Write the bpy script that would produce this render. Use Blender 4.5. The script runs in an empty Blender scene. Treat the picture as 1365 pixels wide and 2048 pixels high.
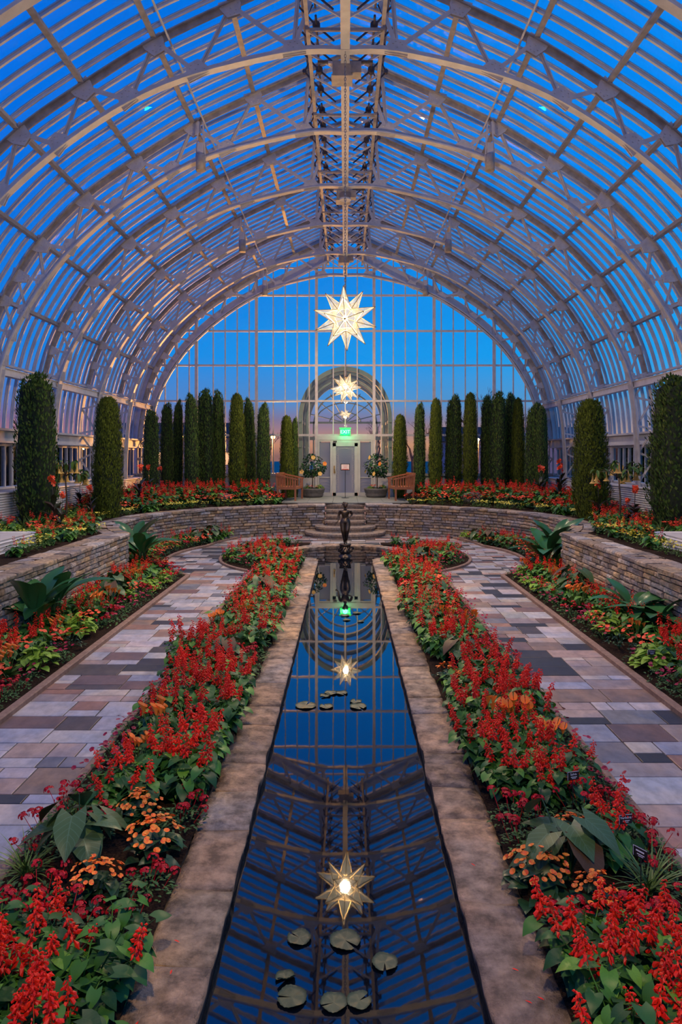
import bpy, math, random
from math import sin, cos, pi, sqrt, atan2, radians
from mathutils import Vector, Matrix, noise
R = random.Random(7)
scn = bpy.context.scene
C = scn.collection.objects
F = 1425.0
EYE = 2.51
# ------------------------------------------------------------------ materials
def newmat(name):
    m = bpy.data.materials.new(name); m.use_nodes = True
    nt = m.node_tree; b = nt.nodes['Principled BSDF']
    return m, nt, b
def nd(nt, t, **k):
    n = nt.nodes.new(t)
    for a, v in k.items(): setattr(n, a, v)
    return n
def rgb(c): return (c[0], c[1], c[2], 1)
def ramp(nt, fac, stops):
    r = nd(nt, 'ShaderNodeValToRGB'); e = r.color_ramp.elements
    while len(e) < len(stops): e.new(0.5)
    for i, (p, c) in enumerate(stops): e[i].position = p; e[i].color = rgb(c)
    nt.links.new(fac, r.inputs[0]); return r.outputs[0]
def mulc(nt, a, b, f=1.0, t='MULTIPLY'):
    m = nd(nt, 'ShaderNodeMix', data_type='RGBA', blend_type=t); m.inputs[0].default_value = f
    nt.links.new(a, m.inputs[6])
    if isinstance(b, tuple): m.inputs[7].default_value = rgb(b)
    else: nt.links.new(b, m.inputs[7])
    return m.outputs[2]
def noise_fac(nt, scale, detail=4, coord='Object', rough=0.55, stretch=None):
    tc = nd(nt, 'ShaderNodeTexCoord'); n = nd(nt, 'ShaderNodeTexNoise')
    n.inputs['Scale'].default_value = scale; n.inputs['Detail'].default_value = detail; n.inputs['Roughness'].default_value = rough
    if stretch:
        mp = nd(nt, 'ShaderNodeMapping'); mp.inputs['Scale'].default_value = stretch
        nt.links.new(tc.outputs[coord], mp.inputs[0]); nt.links.new(mp.outputs[0], n.inputs[0])
    else: nt.links.new(tc.outputs[coord], n.inputs[0])
    return n.outputs[0]
def bump(nt, b, fac, strength, dist=0.02):
    bp = nd(nt, 'ShaderNodeBump'); bp.inputs['Strength'].default_value = strength; bp.inputs['Distance'].default_value = dist
    nt.links.new(fac, bp.inputs['Height']); nt.links.new(bp.outputs[0], b.inputs['Normal'])
def mat_noise(name, c1, c2, scale=8, rough=0.6, metal=0, bmp=0.0, spec=0.5, bd=0.02, bscale=None):
    m, nt, b = newmat(name)
    f = noise_fac(nt, scale)
    nt.links.new(ramp(nt, f, [(0.3, c1), (0.7, c2)]), b.inputs['Base Color'])
    b.inputs['Roughness'].default_value = rough; b.inputs['Metallic'].default_value = metal
    b.inputs['Specular IOR Level'].default_value = spec
    if bmp: bump(nt, b, noise_fac(nt, bscale or scale*4, 6), bmp, bd)
    return m
def mat_island(name, cols, rough=0.5, veins=None, spec=0.35, trans=0.0):
    """colour differs from leaf to leaf / petal to petal"""
    m, nt, b = newmat(name)
    g = nd(nt, 'ShaderNodeNewGeometry')
    n = len(cols)
    c = ramp(nt, g.outputs['Random Per Island'], [(i/max(1, n-1), cols[i]) for i in range(n)])
    oi = nd(nt, 'ShaderNodeObjectInfo')
    hs = nd(nt, 'ShaderNodeHueSaturation'); nt.links.new(c, hs.inputs['Color'])
    mr = nd(nt, 'ShaderNodeMapRange'); nt.links.new(oi.outputs['Random'], mr.inputs[0]); mr.inputs[3].default_value = 0.8; mr.inputs[4].default_value = 1.2
    nt.links.new(mr.outputs[0], hs.inputs['Value'])
    c = hs.outputs[0]
    if veins:
        col, k, amt = veins
        uv = nd(nt, 'ShaderNodeUVMap'); s = nd(nt, 'ShaderNodeSeparateXYZ'); nt.links.new(uv.outputs[0], s.inputs[0])
        def mth(op, a, bb=None):
            x = nd(nt, 'ShaderNodeMath', operation=op)
            for i, q in enumerate((a, bb)):
                if q is None: continue
                if isinstance(q, (int, float)): x.inputs[i].default_value = q
                else: nt.links.new(q, x.inputs[i])
            return x.outputs[0]
        u = mth('ABSOLUTE', s.outputs[0])
        mid = mth('LESS_THAN', u, 0.035)
        ph = mth('FRACT', mth('MULTIPLY', mth('SUBTRACT', s.outputs[1], mth('MULTIPLY', u, 0.28)), k))
        side = mth('LESS_THAN', ph, 0.09)
        f = mth('MULTIPLY', mth('MAXIMUM', mid, side), amt)
        mx = nd(nt, 'ShaderNodeMix', data_type='RGBA'); nt.links.new(f, mx.inputs[0]); nt.links.new(c, mx.inputs[6]); mx.inputs[7].default_value = rgb(col)
        c = mx.outputs[2]
    nt.links.new(c, b.inputs['Base Color'])
    b.inputs['Roughness'].default_value = rough; b.inputs['Specular IOR Level'].default_value = spec
    if trans:
        t = nd(nt, 'ShaderNodeBsdfTranslucent'); nt.links.new(c, t.inputs[0])
        mx = nd(nt, 'ShaderNodeMixShader'); mx.inputs[0].default_value = trans
        nt.links.new(b.outputs[0], mx.inputs[1]); nt.links.new(t.outputs[0], mx.inputs[2])
        nt.links.new(mx.outputs[0], nt.nodes['Material Output'].inputs[0])
    return m
def mat_attr(name, scale, amt, rough, bmp, bscale, bd=0.01, stretch=None, spec=0.4):
    """per-stone colour held in the mesh, weathered by noise"""
    m, nt, b = newmat(name)
    a = nd(nt, 'ShaderNodeAttribute', attribute_name='Col')
    f = noise_fac(nt, scale, 7, stretch=stretch, rough=0.65)
    g = ramp(nt, f, [(0.36, (1-amt,)*3), (0.64, (1.0+amt*0.4,)*3)])
    f2 = noise_fac(nt, scale*0.23, 3)
    g2 = ramp(nt, f2, [(0.40, (0.82, 0.85, 0.90)), (0.60, (1.18, 1.05, 0.90))])
    nt.links.new(mulc(nt, mulc(nt, a.outputs[0], g), g2), b.inputs['Base Color'])
    b.inputs['Roughness'].default_value = rough; b.inputs['Specular IOR Level'].default_value = spec
    bump(nt, b, noise_fac(nt, bscale, 8, rough=0.65), bmp, bd)
    return m
def mat_emit(name, c, s):
    m, nt, b = newmat(name)
    b.inputs['Base Color'].default_value = rgb(c); b.inputs['Emission Color'].default_value = rgb(c); b.inputs['Emission Strength'].default_value = s
    return m
def mat_glass(name, tint=(0.96, 0.98, 1.0), ior=1.3, rough=0.02):
    m, nt, b = newmat(name)
    nt.nodes.remove(b)
    t = nd(nt, 'ShaderNodeBsdfTransparent'); t.inputs[0].default_value = rgb(tint)
    g = nd(nt, 'ShaderNodeBsdfGlossy'); g.inputs['Roughness'].default_value = rough; g.inputs[0].default_value = (0.9, 0.9, 0.9, 1)
    fr = nd(nt, 'ShaderNodeFresnel'); fr.inputs[0].default_value = ior
    mx = nd(nt, 'ShaderNodeMixShader')
    nt.links.new(fr.outputs[0], mx.inputs[0]); nt.links.new(t.outputs[0], mx.inputs[1]); nt.links.new(g.outputs[0], mx.inputs[2])
    nt.links.new(mx.outputs[0], nt.nodes['Material Output'].inputs[0])
    return m
M = {}
M['steel'] = mat_noise('painted_steel', (0.56, 0.54, 0.53), (0.70, 0.68, 0.67), 5, 0.5, bmp=0.05, bscale=60)
M['barpaint'] = mat_noise('bar_paint', (0.60, 0.58, 0.58), (0.78, 0.76, 0.74), 3, 0.45)
M['steel_dark'] = mat_noise('weathered_steel', (0.30, 0.27, 0.25), (0.48, 0.44, 0.41), 7, 0.5)
M['rod'] = mat_noise('dark_iron', (0.05, 0.045, 0.05), (0.12, 0.10, 0.10), 9, 0.5, metal=0.3)
M['glass'] = mat_glass('roof_glass', (0.95, 0.97, 1.0), 1.22)
M['wallglass'] = mat_glass('wall_glass', (0.93, 0.96, 0.98), 1.3, 0.01)
M['white'] = mat_noise('white_paint', (0.55, 0.56, 0.58), (0.68, 0.68, 0.68), 4, 0.5)
M['cream'] = mat_noise('cream_paint', (0.56, 0.58, 0.55), (0.64, 0.66, 0.62), 4, 0.45)
M['sage'] = mat_noise('sage_paint', (0.18, 0.27, 0.25), (0.24, 0.34, 0.31), 4, 0.5)
M['brass'] = mat_noise('old_brass', (0.30, 0.20, 0.08), (0.45, 0.32, 0.14), 20, 0.35, metal=0.8)
M['chain'] = mat_noise('grey_chain', (0.30, 0.29, 0.27), (0.45, 0.42, 0.38), 20, 0.4, metal=0.6)
M['bronze'] = mat_noise('dark_bronze', (0.05, 0.04, 0.03), (0.16, 0.115, 0.08), 12, 0.3, metal=0.8, bmp=0.2, bscale=30)
M['teak'] = mat_noise('reddish_teak', (0.30, 0.10, 0.04), (0.42, 0.16, 0.07), 9, 0.5, bmp=0.1)
M['planter'] = mat_noise('grey_concrete', (0.10, 0.095, 0.09), (0.16, 0.15, 0.14), 12, 0.7, bmp=0.2)
M['mortar'] = mat_noise('dark_joint', (0.05, 0.045, 0.04), (0.10, 0.09, 0.08), 20, 0.9)
M['paver'] = mat_attr('stone_paving', 9, 0.26, 0.42, 0.12, 14, stretch=(1, 0.6, 1), spec=0.5)
M['ledge'] = mat_attr('stacked_limestone', 16, 0.45, 0.85, 0.7, 30, 0.02, spec=0.15)
M['coping'] = mat_attr('coping_stone', 8, 0.62, 0.6, 1.0, 9, 0.05, spec=0.3)
M['brick'] = mat_noise('edging_stone', (0.20, 0.12, 0.085), (0.32, 0.21, 0.15), 14, 0.7, bmp=0.3)
M['soil'] = mat_noise('dark_mulch', (0.012, 0.008, 0.006), (0.11, 0.065, 0.04), 70, 0.95, bmp=1.0, bd=0.03, spec=0.1)
M['terrace'] = mat_noise('green_slate', (0.20, 0.23, 0.20), (0.34, 0.35, 0.31), 3, 0.4, bmp=0.1)
M['boulder'] = mat_noise('boulder_stone', (0.10, 0.08, 0.075), (0.24, 0.20, 0.18), 6, 0.8, bmp=0.5)
M['corr'] = mat_noise('corrugated_white', (0.58, 0.58, 0.60), (0.70, 0.70, 0.70), 4, 0.45)
M['pool'] = mat_noise('pool_liner', (0.006, 0.008, 0.012), (0.012, 0.014, 0.02), 5, 0.7)
M['black'] = mat_noise('black_plastic', (0.012, 0.012, 0.014), (0.02, 0.02, 0.022), 5, 0.4)
M['ink'] = mat_emit('white_print', (0.8, 0.8, 0.8), 0.0)
M['redink'] = mat_noise('red_print', (0.55, 0.10, 0.07), (0.6, 0.12, 0.08), 5, 0.6)
M['paper'] = mat_noise('paper', (0.72, 0.62, 0.62), (0.78, 0.68, 0.66), 5, 0.7)
M['bark'] = mat_noise('bark', (0.10, 0.07, 0.045), (0.2, 0.14, 0.09), 20, 0.9, bmp=0.5)
M['darkbark'] = mat_noise('bare_bark', (0.03, 0.03, 0.04), (0.05, 0.045, 0.05), 20, 0.9)
M['grass_out'] = mat_noise('outdoor_ground', (0.42, 0.24, 0.20), (0.50, 0.30, 0.25), 0.6, 1.0, spec=0.0)
M['house'] = mat_noise('house_wall', (0.20, 0.22, 0.28), (0.26, 0.28, 0.34), 2, 0.8)
M['exitgreen'] = mat_emit('exit_green', (0.35, 1.0, 0.55), 2.0)
M['exitface'] = mat_emit('exit_face', (0.0, 0.8, 0.13), 1.1)
M['bulb'] = mat_emit('lamp_bulb', (1.0, 0.80, 0.55), 14)
M['street'] = mat_emit('street_lamp_glow', (1.0, 0.36, 0.06), 60)
M['white_lamp'] = mat_emit('porch_lamp_glow', (1.0, 0.55, 0.25), 0.9)
def water():
    m, nt, b = newmat('pool_water')
    b.inputs['Base Color'].default_value = (0.002, 0.004, 0.008, 1)
    b.inputs['Roughness'].default_value = 0.018; b.inputs['IOR'].default_value = 2.0
    b.inputs['Specular Tint'].default_value = (0.9, 0.95, 1.0, 1)
    bump(nt, b, noise_fac(nt, 5.0, 3, stretch=(1.2, 0.5, 1)), 0.04, 0.004)
    return m
M['water'] = water()
def starglass():
    m, nt, b = newmat('seeded_glass')
    nt.nodes.remove(b)
    n = noise_fac(nt, 9, 5)
    col = ramp(nt, n, [(0.3, (1.0, 0.78, 0.50)), (0.7, (1.0, 0.86, 0.66))])
    mr = nd(nt, 'ShaderNodeMapRange'); nt.links.new(n, mr.inputs[0]); mr.inputs[1].default_value = 0.3; mr.inputs[2].default_value = 0.7
    mr.inputs[3].default_value = 0.26; mr.inputs[4].default_value = 0.58
    e = nd(nt, 'ShaderNodeEmission'); nt.links.new(col, e.inputs[0]); nt.links.new(mr.outputs[0], e.inputs[1])
    t = nd(nt, 'ShaderNodeBsdfTransparent'); t.inputs[0].default_value = (1, 0.97, 0.9, 1)
    g = nd(nt, 'ShaderNodeBsdfTranslucent'); g.inputs[0].default_value = (0.0025, 0.0022, 0.0018, 1)
    a = nd(nt, 'ShaderNodeMixShader'); a.inputs[0].default_value = 0.6
    nt.links.new(g.outputs[0], a.inputs[1]); nt.links.new(t.outputs[0], a.inputs[2])
    s = nd(nt, 'ShaderNodeAddShader'); nt.links.new(a.outputs[0], s.inputs[0]); nt.links.new(e.outputs[0], s.inputs[1])
    nt.links.new(s.outputs[0], nt.nodes['Material Output'].inputs[0])
    return m
M['starglass'] = starglass()
# foliage and petals
M['salvia_leaf'] = mat_island('salvia_leaf', [(0.02, 0.075, 0.02), (0.035, 0.125, 0.025), (0.06, 0.20, 0.03), (0.09, 0.27, 0.03), (0.18, 0.40, 0.04)], 0.42, ((0.05, 0.15, 0.03), 7, 0.35), trans=0.12)
M['salvia_red'] = mat_island('salvia_red', [(0.62, 0.008, 0.004), (0.85, 0.022, 0.006), (0.95, 0.05, 0.012)], 0.45)
M['verbena_leaf'] = mat_island('verbena_leaf', [(0.02, 0.07, 0.02), (0.05, 0.13, 0.03), (0.08, 0.18, 0.04)], 0.6)
M['verbena_red'] = mat_island('verbena_red', [(0.35, 0.003, 0.012), (0.55, 0.006, 0.015), (0.65, 0.012, 0.02)], 0.5)
M['begonia_leaf'] = mat_island('begonia_leaf', [(0.015, 0.05, 0.02), (0.03, 0.09, 0.025)], 0.35)
M['begonia_bloom'] = mat_island('begonia_bloom', [(0.85, 0.10, 0.03), (0.9, 0.24, 0.03), (0.95, 0.38, 0.05)], 0.5)
M['alocasia'] = mat_island('elephant_ear_leaf', [(0.045, 0.10, 0.03), (0.07, 0.13, 0.04), (0.035, 0.08, 0.03)], 0.38, ((0.13, 0.24, 0.13), 7, 0.5))
M['alocasia_brown'] = mat_island('elephant_ear_underside', [(0.07, 0.035, 0.015), (0.10, 0.06, 0.02)], 0.5, ((0.14, 0.09, 0.04), 7, 0.4))
M['grassleaf'] = mat_island('grass_blade', [(0.08, 0.16, 0.03), (0.16, 0.26, 0.05), (0.05, 0.12, 0.03)], 0.4)
M['calla'] = mat_island('calla_orange', [(0.85, 0.18, 0.03), (0.9, 0.30, 0.04), (0.8, 0.12, 0.04)], 0.4)
M['petunia'] = mat_island('petunia_dark', [(0.22, 0.004, 0.03), (0.32, 0.006, 0.04), (0.40, 0.01, 0.05)], 0.5)
M['coleus'] = mat_island('coleus_lime', [(0.16, 0.30, 0.03), (0.24, 0.42, 0.04), (0.32, 0.50, 0.05)], 0.45, ((0.12, 0.22, 0.02), 6, 0.4), trans=0.15)
M['bigleaf'] = mat_island('ginger_leaf', [(0.02, 0.09, 0.04), (0.035, 0.14, 0.045), (0.06, 0.19, 0.04)], 0.28, ((0.04, 0.13, 0.05), 16, 0.4))
M['impatiens'] = mat_island('impatiens_red', [(0.80, 0.04, 0.015), (0.88, 0.10, 0.025), (0.9, 0.16, 0.06)], 0.5)
M['darkleaf'] = mat_island('bronze_leaf', [(0.03, 0.025, 0.02), (0.05, 0.03, 0.025), (0.03, 0.05, 0.02)], 0.4)
M['yellow'] = mat_island('yellow_petal', [(0.65, 0.55, 0.02), (0.8, 0.70, 0.05), (0.75, 0.72, 0.2)], 0.5)
M['yleaf'] = mat_island('light_leaf', [(0.06, 0.14, 0.025), (0.12, 0.22, 0.03)], 0.5)
M['cypress'] = mat_island('cypress_green', [(0.03, 0.065, 0.02), (0.055, 0.12, 0.03), (0.09, 0.18, 0.035), (0.16, 0.22, 0.045)], 0.7, spec=0.15)
M['cypress_olive'] = mat_island('cypress_olive', [(0.05, 0.075, 0.012), (0.09, 0.13, 0.016), (0.16, 0.21, 0.025)], 0.7, spec=0.15)
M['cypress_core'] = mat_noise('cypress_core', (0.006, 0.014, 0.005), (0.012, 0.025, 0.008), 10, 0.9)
M['trumpet'] = mat_island('trumpet_yellow', [(0.85, 0.50, 0.08), (0.9, 0.62, 0.2)], 0.5, trans=0.2)
M['hibleaf'] = mat_island('hibiscus_leaf', [(0.008, 0.035, 0.010), (0.015, 0.06, 0.015), (0.03, 0.10, 0.02)], 0.35)
M['pad'] = mat_island('lily_pad', [(0.05, 0.085, 0.03), (0.08, 0.11, 0.045), (0.10, 0.08, 0.05)], 0.45, ((0.14, 0.15, 0.08), 9, 0.5))
M['dead'] = mat_island('dry_leaf', [(0.16, 0.05, 0.03), (0.22, 0.10, 0.05)], 0.7)
# ------------------------------------------------------------------ mesh helpers
class MB:
    def __init__(s): s.v = []; s.f = []; s.uv = []; s.c = []
    def add(s, vs, fs, uv=None, col=None):
        n = len(s.v); s.v.extend([tuple(p) for p in vs]); s.f.extend([tuple(i+n for i in f) for f in fs])
        s.uv.extend(uv if uv else [(0.5, 0.5)]*len(vs))
        if col is not None: s.c.extend([col]*len(fs))
    def box(s, c, d, rz=0.0, col=None, mat=None):
        x, y, z = d[0]/2, d[1]/2, d[2]/2
        vs = [Vector((a*x, b*y, e*z)) for a in (-1, 1) for b in (-1, 1) for e in (-1, 1)]
        m = Matrix.Rotation(rz, 3, 'Z') if mat is None else mat
        vs = [m @ v + Vector(c) for v in vs]
        s.add(vs, [(0, 1, 3, 2), (4, 6, 7, 5), (0, 4, 5, 1), (2, 3, 7, 6), (0, 2, 6, 4), (1, 5, 7, 3)], col=col)
    def bar(s, a, b, w, h, up=(0, 1, 0)):
        """box from a to b; w across 'up'-perpendicular, h along up"""
        a = Vector(a); b = Vector(b); t = (b-a); L = t.length
        if L < 1e-6: return
        t.normalize(); u = Vector(up); u = (u - t*u.dot(t))
        if u.length < 1e-5: u = t.orthogonal()
        u.normalize(); q = t.cross(u)
        vs = []
        for p in (a, b):
            for i, j in ((-1, -1), (1, -1), (1, 1), (-1, 1)): vs.append(p + q*(i*w/2) + u*(j*h/2))
        s.add(vs, [(3, 2, 1, 0), (4, 5, 6, 7), (0, 1, 5, 4), (1, 2, 6, 5), (2, 3, 7, 6), (3, 0, 4, 7)])
    def tube(s, pts, r, n=6, cap=True):
        pts = [Vector(p) for p in pts]; k = len(pts)
        rs = r if isinstance(r, (list, tuple)) else [r]*k
        vs = []; u = None
        for i, p in enumerate(pts):
            t = (pts[min(i+1, k-1)]-pts[max(i-1, 0)])
            if t.length < 1e-9: t = Vector((0, 0, 1))
            t.normalize()
            if u is None: u = t.orthogonal().normalized()
            else:
                u = u - t*u.dot(t)
                u = u.normalized() if u.length > 1e-5 else t.orthogonal().normalized()
            w = t.cross(u)
            for j in range(n):
                a = 2*pi*j/n; vs.append(p + (u*cos(a)+w*sin(a))*rs[i])
        fs = [(i*n+j, i*n+(j+1) % n, (i+1)*n+(j+1) % n, (i+1)*n+j) for i in range(k-1) for j in range(n)]
        if cap: fs.append(tuple(range(n-1, -1, -1))); fs.append(tuple((k-1)*n+j for j in range(n)))
        s.add(vs, fs)
    def lathe(s, prof, n=24, c=(0, 0, 0)):
        vs = [(c[0]+r*cos(2*pi*j/n), c[1]+r*sin(2*pi*j/n), c[2]+z) for r, z in prof for j in range(n)]
        k = len(prof)
        fs = [(i*n+j, i*n+(j+1) % n, (i+1)*n+(j+1) % n, (i+1)*n+j) for i in range(k-1) for j in range(n)]
        fs.append(tuple(range(n-1, -1, -1))); fs.append(tuple((k-1)*n+j for j in range(n)))
        s.add(vs, fs)
    def sweep(s, pts, o0, o1, y0, y1):
        """pts: (x,z) profile; box section between normal offsets o0..o1 and y0..y1"""
        k = len(pts); vs = []
        for i in range(k):
            a = pts[max(i-1, 0)]; b = pts[min(i+1, k-1)]
            tx, tz = b[0]-a[0], b[1]-a[1]; l = sqrt(tx*tx+tz*tz); nx, nz = -tz/l, tx/l
            for o, y in ((o0, y0), (o0, y1), (o1, y1), (o1, y0)): vs.append((pts[i][0]+nx*o, y, pts[i][1]+nz*o))
        fs = []
        for i in range(k-1):
            for j in range(4): fs.append((i*4+j, i*4+(j+1) % 4, i*4+4+(j+1) % 4, i*4+4+j))
        fs += [(3, 2, 1, 0), tuple(4*(k-1)+j for j in range(4))]
        s.add(vs, fs)
    def leaf(s, p, d, nrm, L, W, shape='oval', fold=0.15, droop=0.3, rows=5, cols=1):
        """blade starting at p heading d, upper side nrm"""
        p = Vector(p); d = Vector(d).normalized(); nrm = Vector(nrm); nrm = (nrm-d*nrm.dot(d))
        if nrm.length < 1e-4: nrm = d.orthogonal()
        nrm.normalize(); q = d.cross(nrm)
        prof = SH[shape]; vs = []; uv = []; nc = 2*cols+1
        for i in range(rows+1):
            t = i/rows; w = interp(prof, t)*W/2
            c = p + d*(L*t*(1-0.25*droop*t)) - nrm*(L*droop*t*t*0.8)
            for j in range(nc):
                u = (j-cols)/cols
                back = 0
                if shape == 'heart' and t < 0.25: back = -0.22*L*abs(u)*(1-t*4)
                vs.append(c + q*(u*w) + nrm*(abs(u)*w*fold) + d*back); uv.append((u, t))
        fs = [(i*nc+j, i*nc+j+1, (i+1)*nc+j+1, (i+1)*nc+j) for i in range(rows) for j in range(nc-1)]
        s.add(vs, fs, uv)
    def build(s, name, mat, parent=None, smooth=False):
        me = bpy.data.meshes.new(name); me.from_pydata(s.v, [], s.f)
        if any(u != (0.5, 0.5) for u in s.uv[:40]):
            l = me.uv_layers.new(name='UVMap'); flat = []
            for lp in me.loops: flat.extend(s.uv[lp.vertex_index])
            l.data.foreach_set('uv', flat)
        if s.c:
            a = me.color_attributes.new('Col', 'FLOAT_COLOR', 'CORNER'); flat = []
            for p in me.polygons:
                cc = s.c[p.index]; flat.extend((cc[0], cc[1], cc[2], 1.0)*p.loop_total)
            a.data.foreach_set('color', flat)
        if smooth: me.polygons.foreach_set('use_smooth', [True]*len(me.polygons))
        me.materials.append(mat); me.update()
        o = bpy.data.objects.new(name, me); C.link(o)
        if parent: o.parent = parent
        return o
SH = {'oval': [(0, .08), (.2, .7), (.45, 1), (.75, .7), (1, .02)], 'heart': [(0, .75), (.1, .92), (.3, 1), (.6, .72), (.85, .28), (1, .02)],
      'blade': [(0, .5), (.3, 1), (.7, .8), (1, .02)], 'paddle': [(0, .1), (.15, .6), (.4, 1), (.7, .92), (.9, .5), (1, .03)],
      'petal': [(0, .15), (.4, .7), (.75, 1), (1, .55)]}
def interp(p, t):
    for (a, b), (c, d) in zip(p, p[1:]):
        if t <= c: return b+(d-b)*(t-a)/(c-a)
    return p[-1][1]
def empty(name, loc=(0, 0, 0), rz=0):
    o = bpy.data.objects.new(name, None); o.empty_display_size = 0.1; C.link(o); o.location = loc; o.rotation_euler = (0, 0, rz); return o
def tag(o, label=None, cat=None, group=None, kind=None):
    if label: o['label'] = label
    if cat: o['category'] = cat
    if group: o['group'] = group
    if kind: o['kind'] = kind
    return o
def struct(o): o['kind'] = 'structure'; return o
KIDS = {}
def copy_tree(o, parent=None):
    c = o.copy(); C.link(c)
    if parent: c.parent = parent
    if o.name not in KIDS: KIDS[o.name] = list(o.children)
    for ch in KIDS[o.name]: copy_tree(ch, c)
    return c
def spline(pts, n=6):
    out = []; P = [pts[0]]+list(pts)+[pts[-1]]
    for i in range(1, len(P)-2):
        for k in range(n):
            t = k/n; a, b, c, d = P[i-1], P[i], P[i+1], P[i+2]
            out.append(tuple(0.5*((2*b[j])+(-a[j]+c[j])*t+(2*a[j]-5*b[j]+4*c[j]-d[j])*t*t+(-a[j]+3*b[j]-3*c[j]+d[j])*t**3) for j in range(len(b))))
    out.append(tuple(pts[-1])); return out
# ------------------------------------------------------------------ vault
Y0, Y1 = -5.0, 28.0
inner_h = [(0, 9.56), (0.9, 9.54), (2.59, 9.15), (3.77, 8.66), (4.98, 7.86), (5.98, 6.98), (6.62, 6.2), (7.03, 5.55), (7.32, 4.95), (7.50, 4.4)]
inner_low = [(7.50, 4.4), (7.60, 3.8), (7.66, 3.1), (7.70, 2.2), (7.70, 0.9)]
outer_h = [(0.0, 11.15), (0.75, 10.95), (2.0, 10.40), (3.33, 9.76), (4.59, 8.98), (5.72, 8.18), (6.70, 7.18), (7.18, 6.48), (7.50, 5.90), (7.76, 5.25), (7.96, 4.5)]
outer_low = [(7.96, 4.5), (8.08, 3.8), (8.14, 3.1), (8.14, 0.9)]
glass_h = [(0.0, 11.45), (0.78, 11.18), (2.05, 10.58), (3.42, 9.93), (4.72, 9.14), (5.88, 8.32), (6.88, 7.30), (7.38, 6.58), (7.72, 5.98), (8.0, 5.30), (8.2, 4.55), (8.32, 3.85), (8.38, 3.1)]
IN = spline(inner_h, 5); OUT = [outer_h[0]]+spline(outer_h[1:], 5); GL = [glass_h[0]]+spline(glass_h[1:], 4)
def mir(p): return [(-x, z) for x, z in p]
webs = [((0.9, 9.6), (0.42, 10.95)), ((0.9, 9.6), (0.80, 10.9)), ((0.9, 9.6), (2.0, 10.36)), ((2.0, 10.36), (2.59, 9.19)), ((2.59, 9.19), (3.33, 9.74)), ((3.33, 9.74), (3.77, 8.7)),
        ((3.77, 8.7), (4.59, 8.94)), ((4.59, 8.94), (4.98, 7.9)), ((4.98, 7.9), (5.72, 8.16)), ((5.72, 8.16), (5.98, 7.02)), ((5.98, 7.02), (6.70, 7.14)),
        ((6.70, 7.14), (6.58, 6.3)), ((6.58, 6.3), (7.18, 6.46)), ((7.18, 6.46), (6.98, 5.7)), ((6.98, 5.7), (7.48, 5.92)), ((7.48, 5.92), (7.24, 5.2)), ((7.24, 5.2), (7.72, 5.3)), ((7.72, 5.3), (7.46, 4.6)), ((7.46, 4.6), (7.94, 4.6)),
        ((7.94, 4.6), (7.6, 4.05)), ((7.6, 4.05), (8.06, 3.95)), ((8.06, 3.95), (7.66, 3.3)), ((7.66, 3.3), (8.12, 3.2)), ((8.12, 3.2), (7.7, 2.6)), ((7.7, 2.6), (8.12, 2.4)), ((8.12, 2.4), (7.7, 1.8)), ((7.7, 1.8), (8.12, 1.5))]
gus_in = [(0.9, 9.6, .34, .22), (2.59, 9.21, .34, .24), (3.77, 8.74, .34, .24), (4.98, 7.95, .32, .24), (5.98, 7.08, .3, .24), (6.60, 6.32, .28, .2), (7.0, 5.68, .26, .2), (7.27, 5.15, .22, .18), (7.46, 4.6, .2, .2)]
gus_out = [(2.0, 10.33, .32, .24), (3.33, 9.68, .32, .26), (4.57, 8.90, .32, .26), (5.68, 8.10, .32, .26), (6.65, 7.12, .3, .28), (7.13, 6.44, .24, .3), (7.45, 5.90, .22, .24), (7.70, 5.28, .2, .22), (7.9, 4.62, .16, .2)]
def norm_at(x, z):
    cx, cz = 0, 4.2
    a = atan2(z-cz, x-cx); return a
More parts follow.
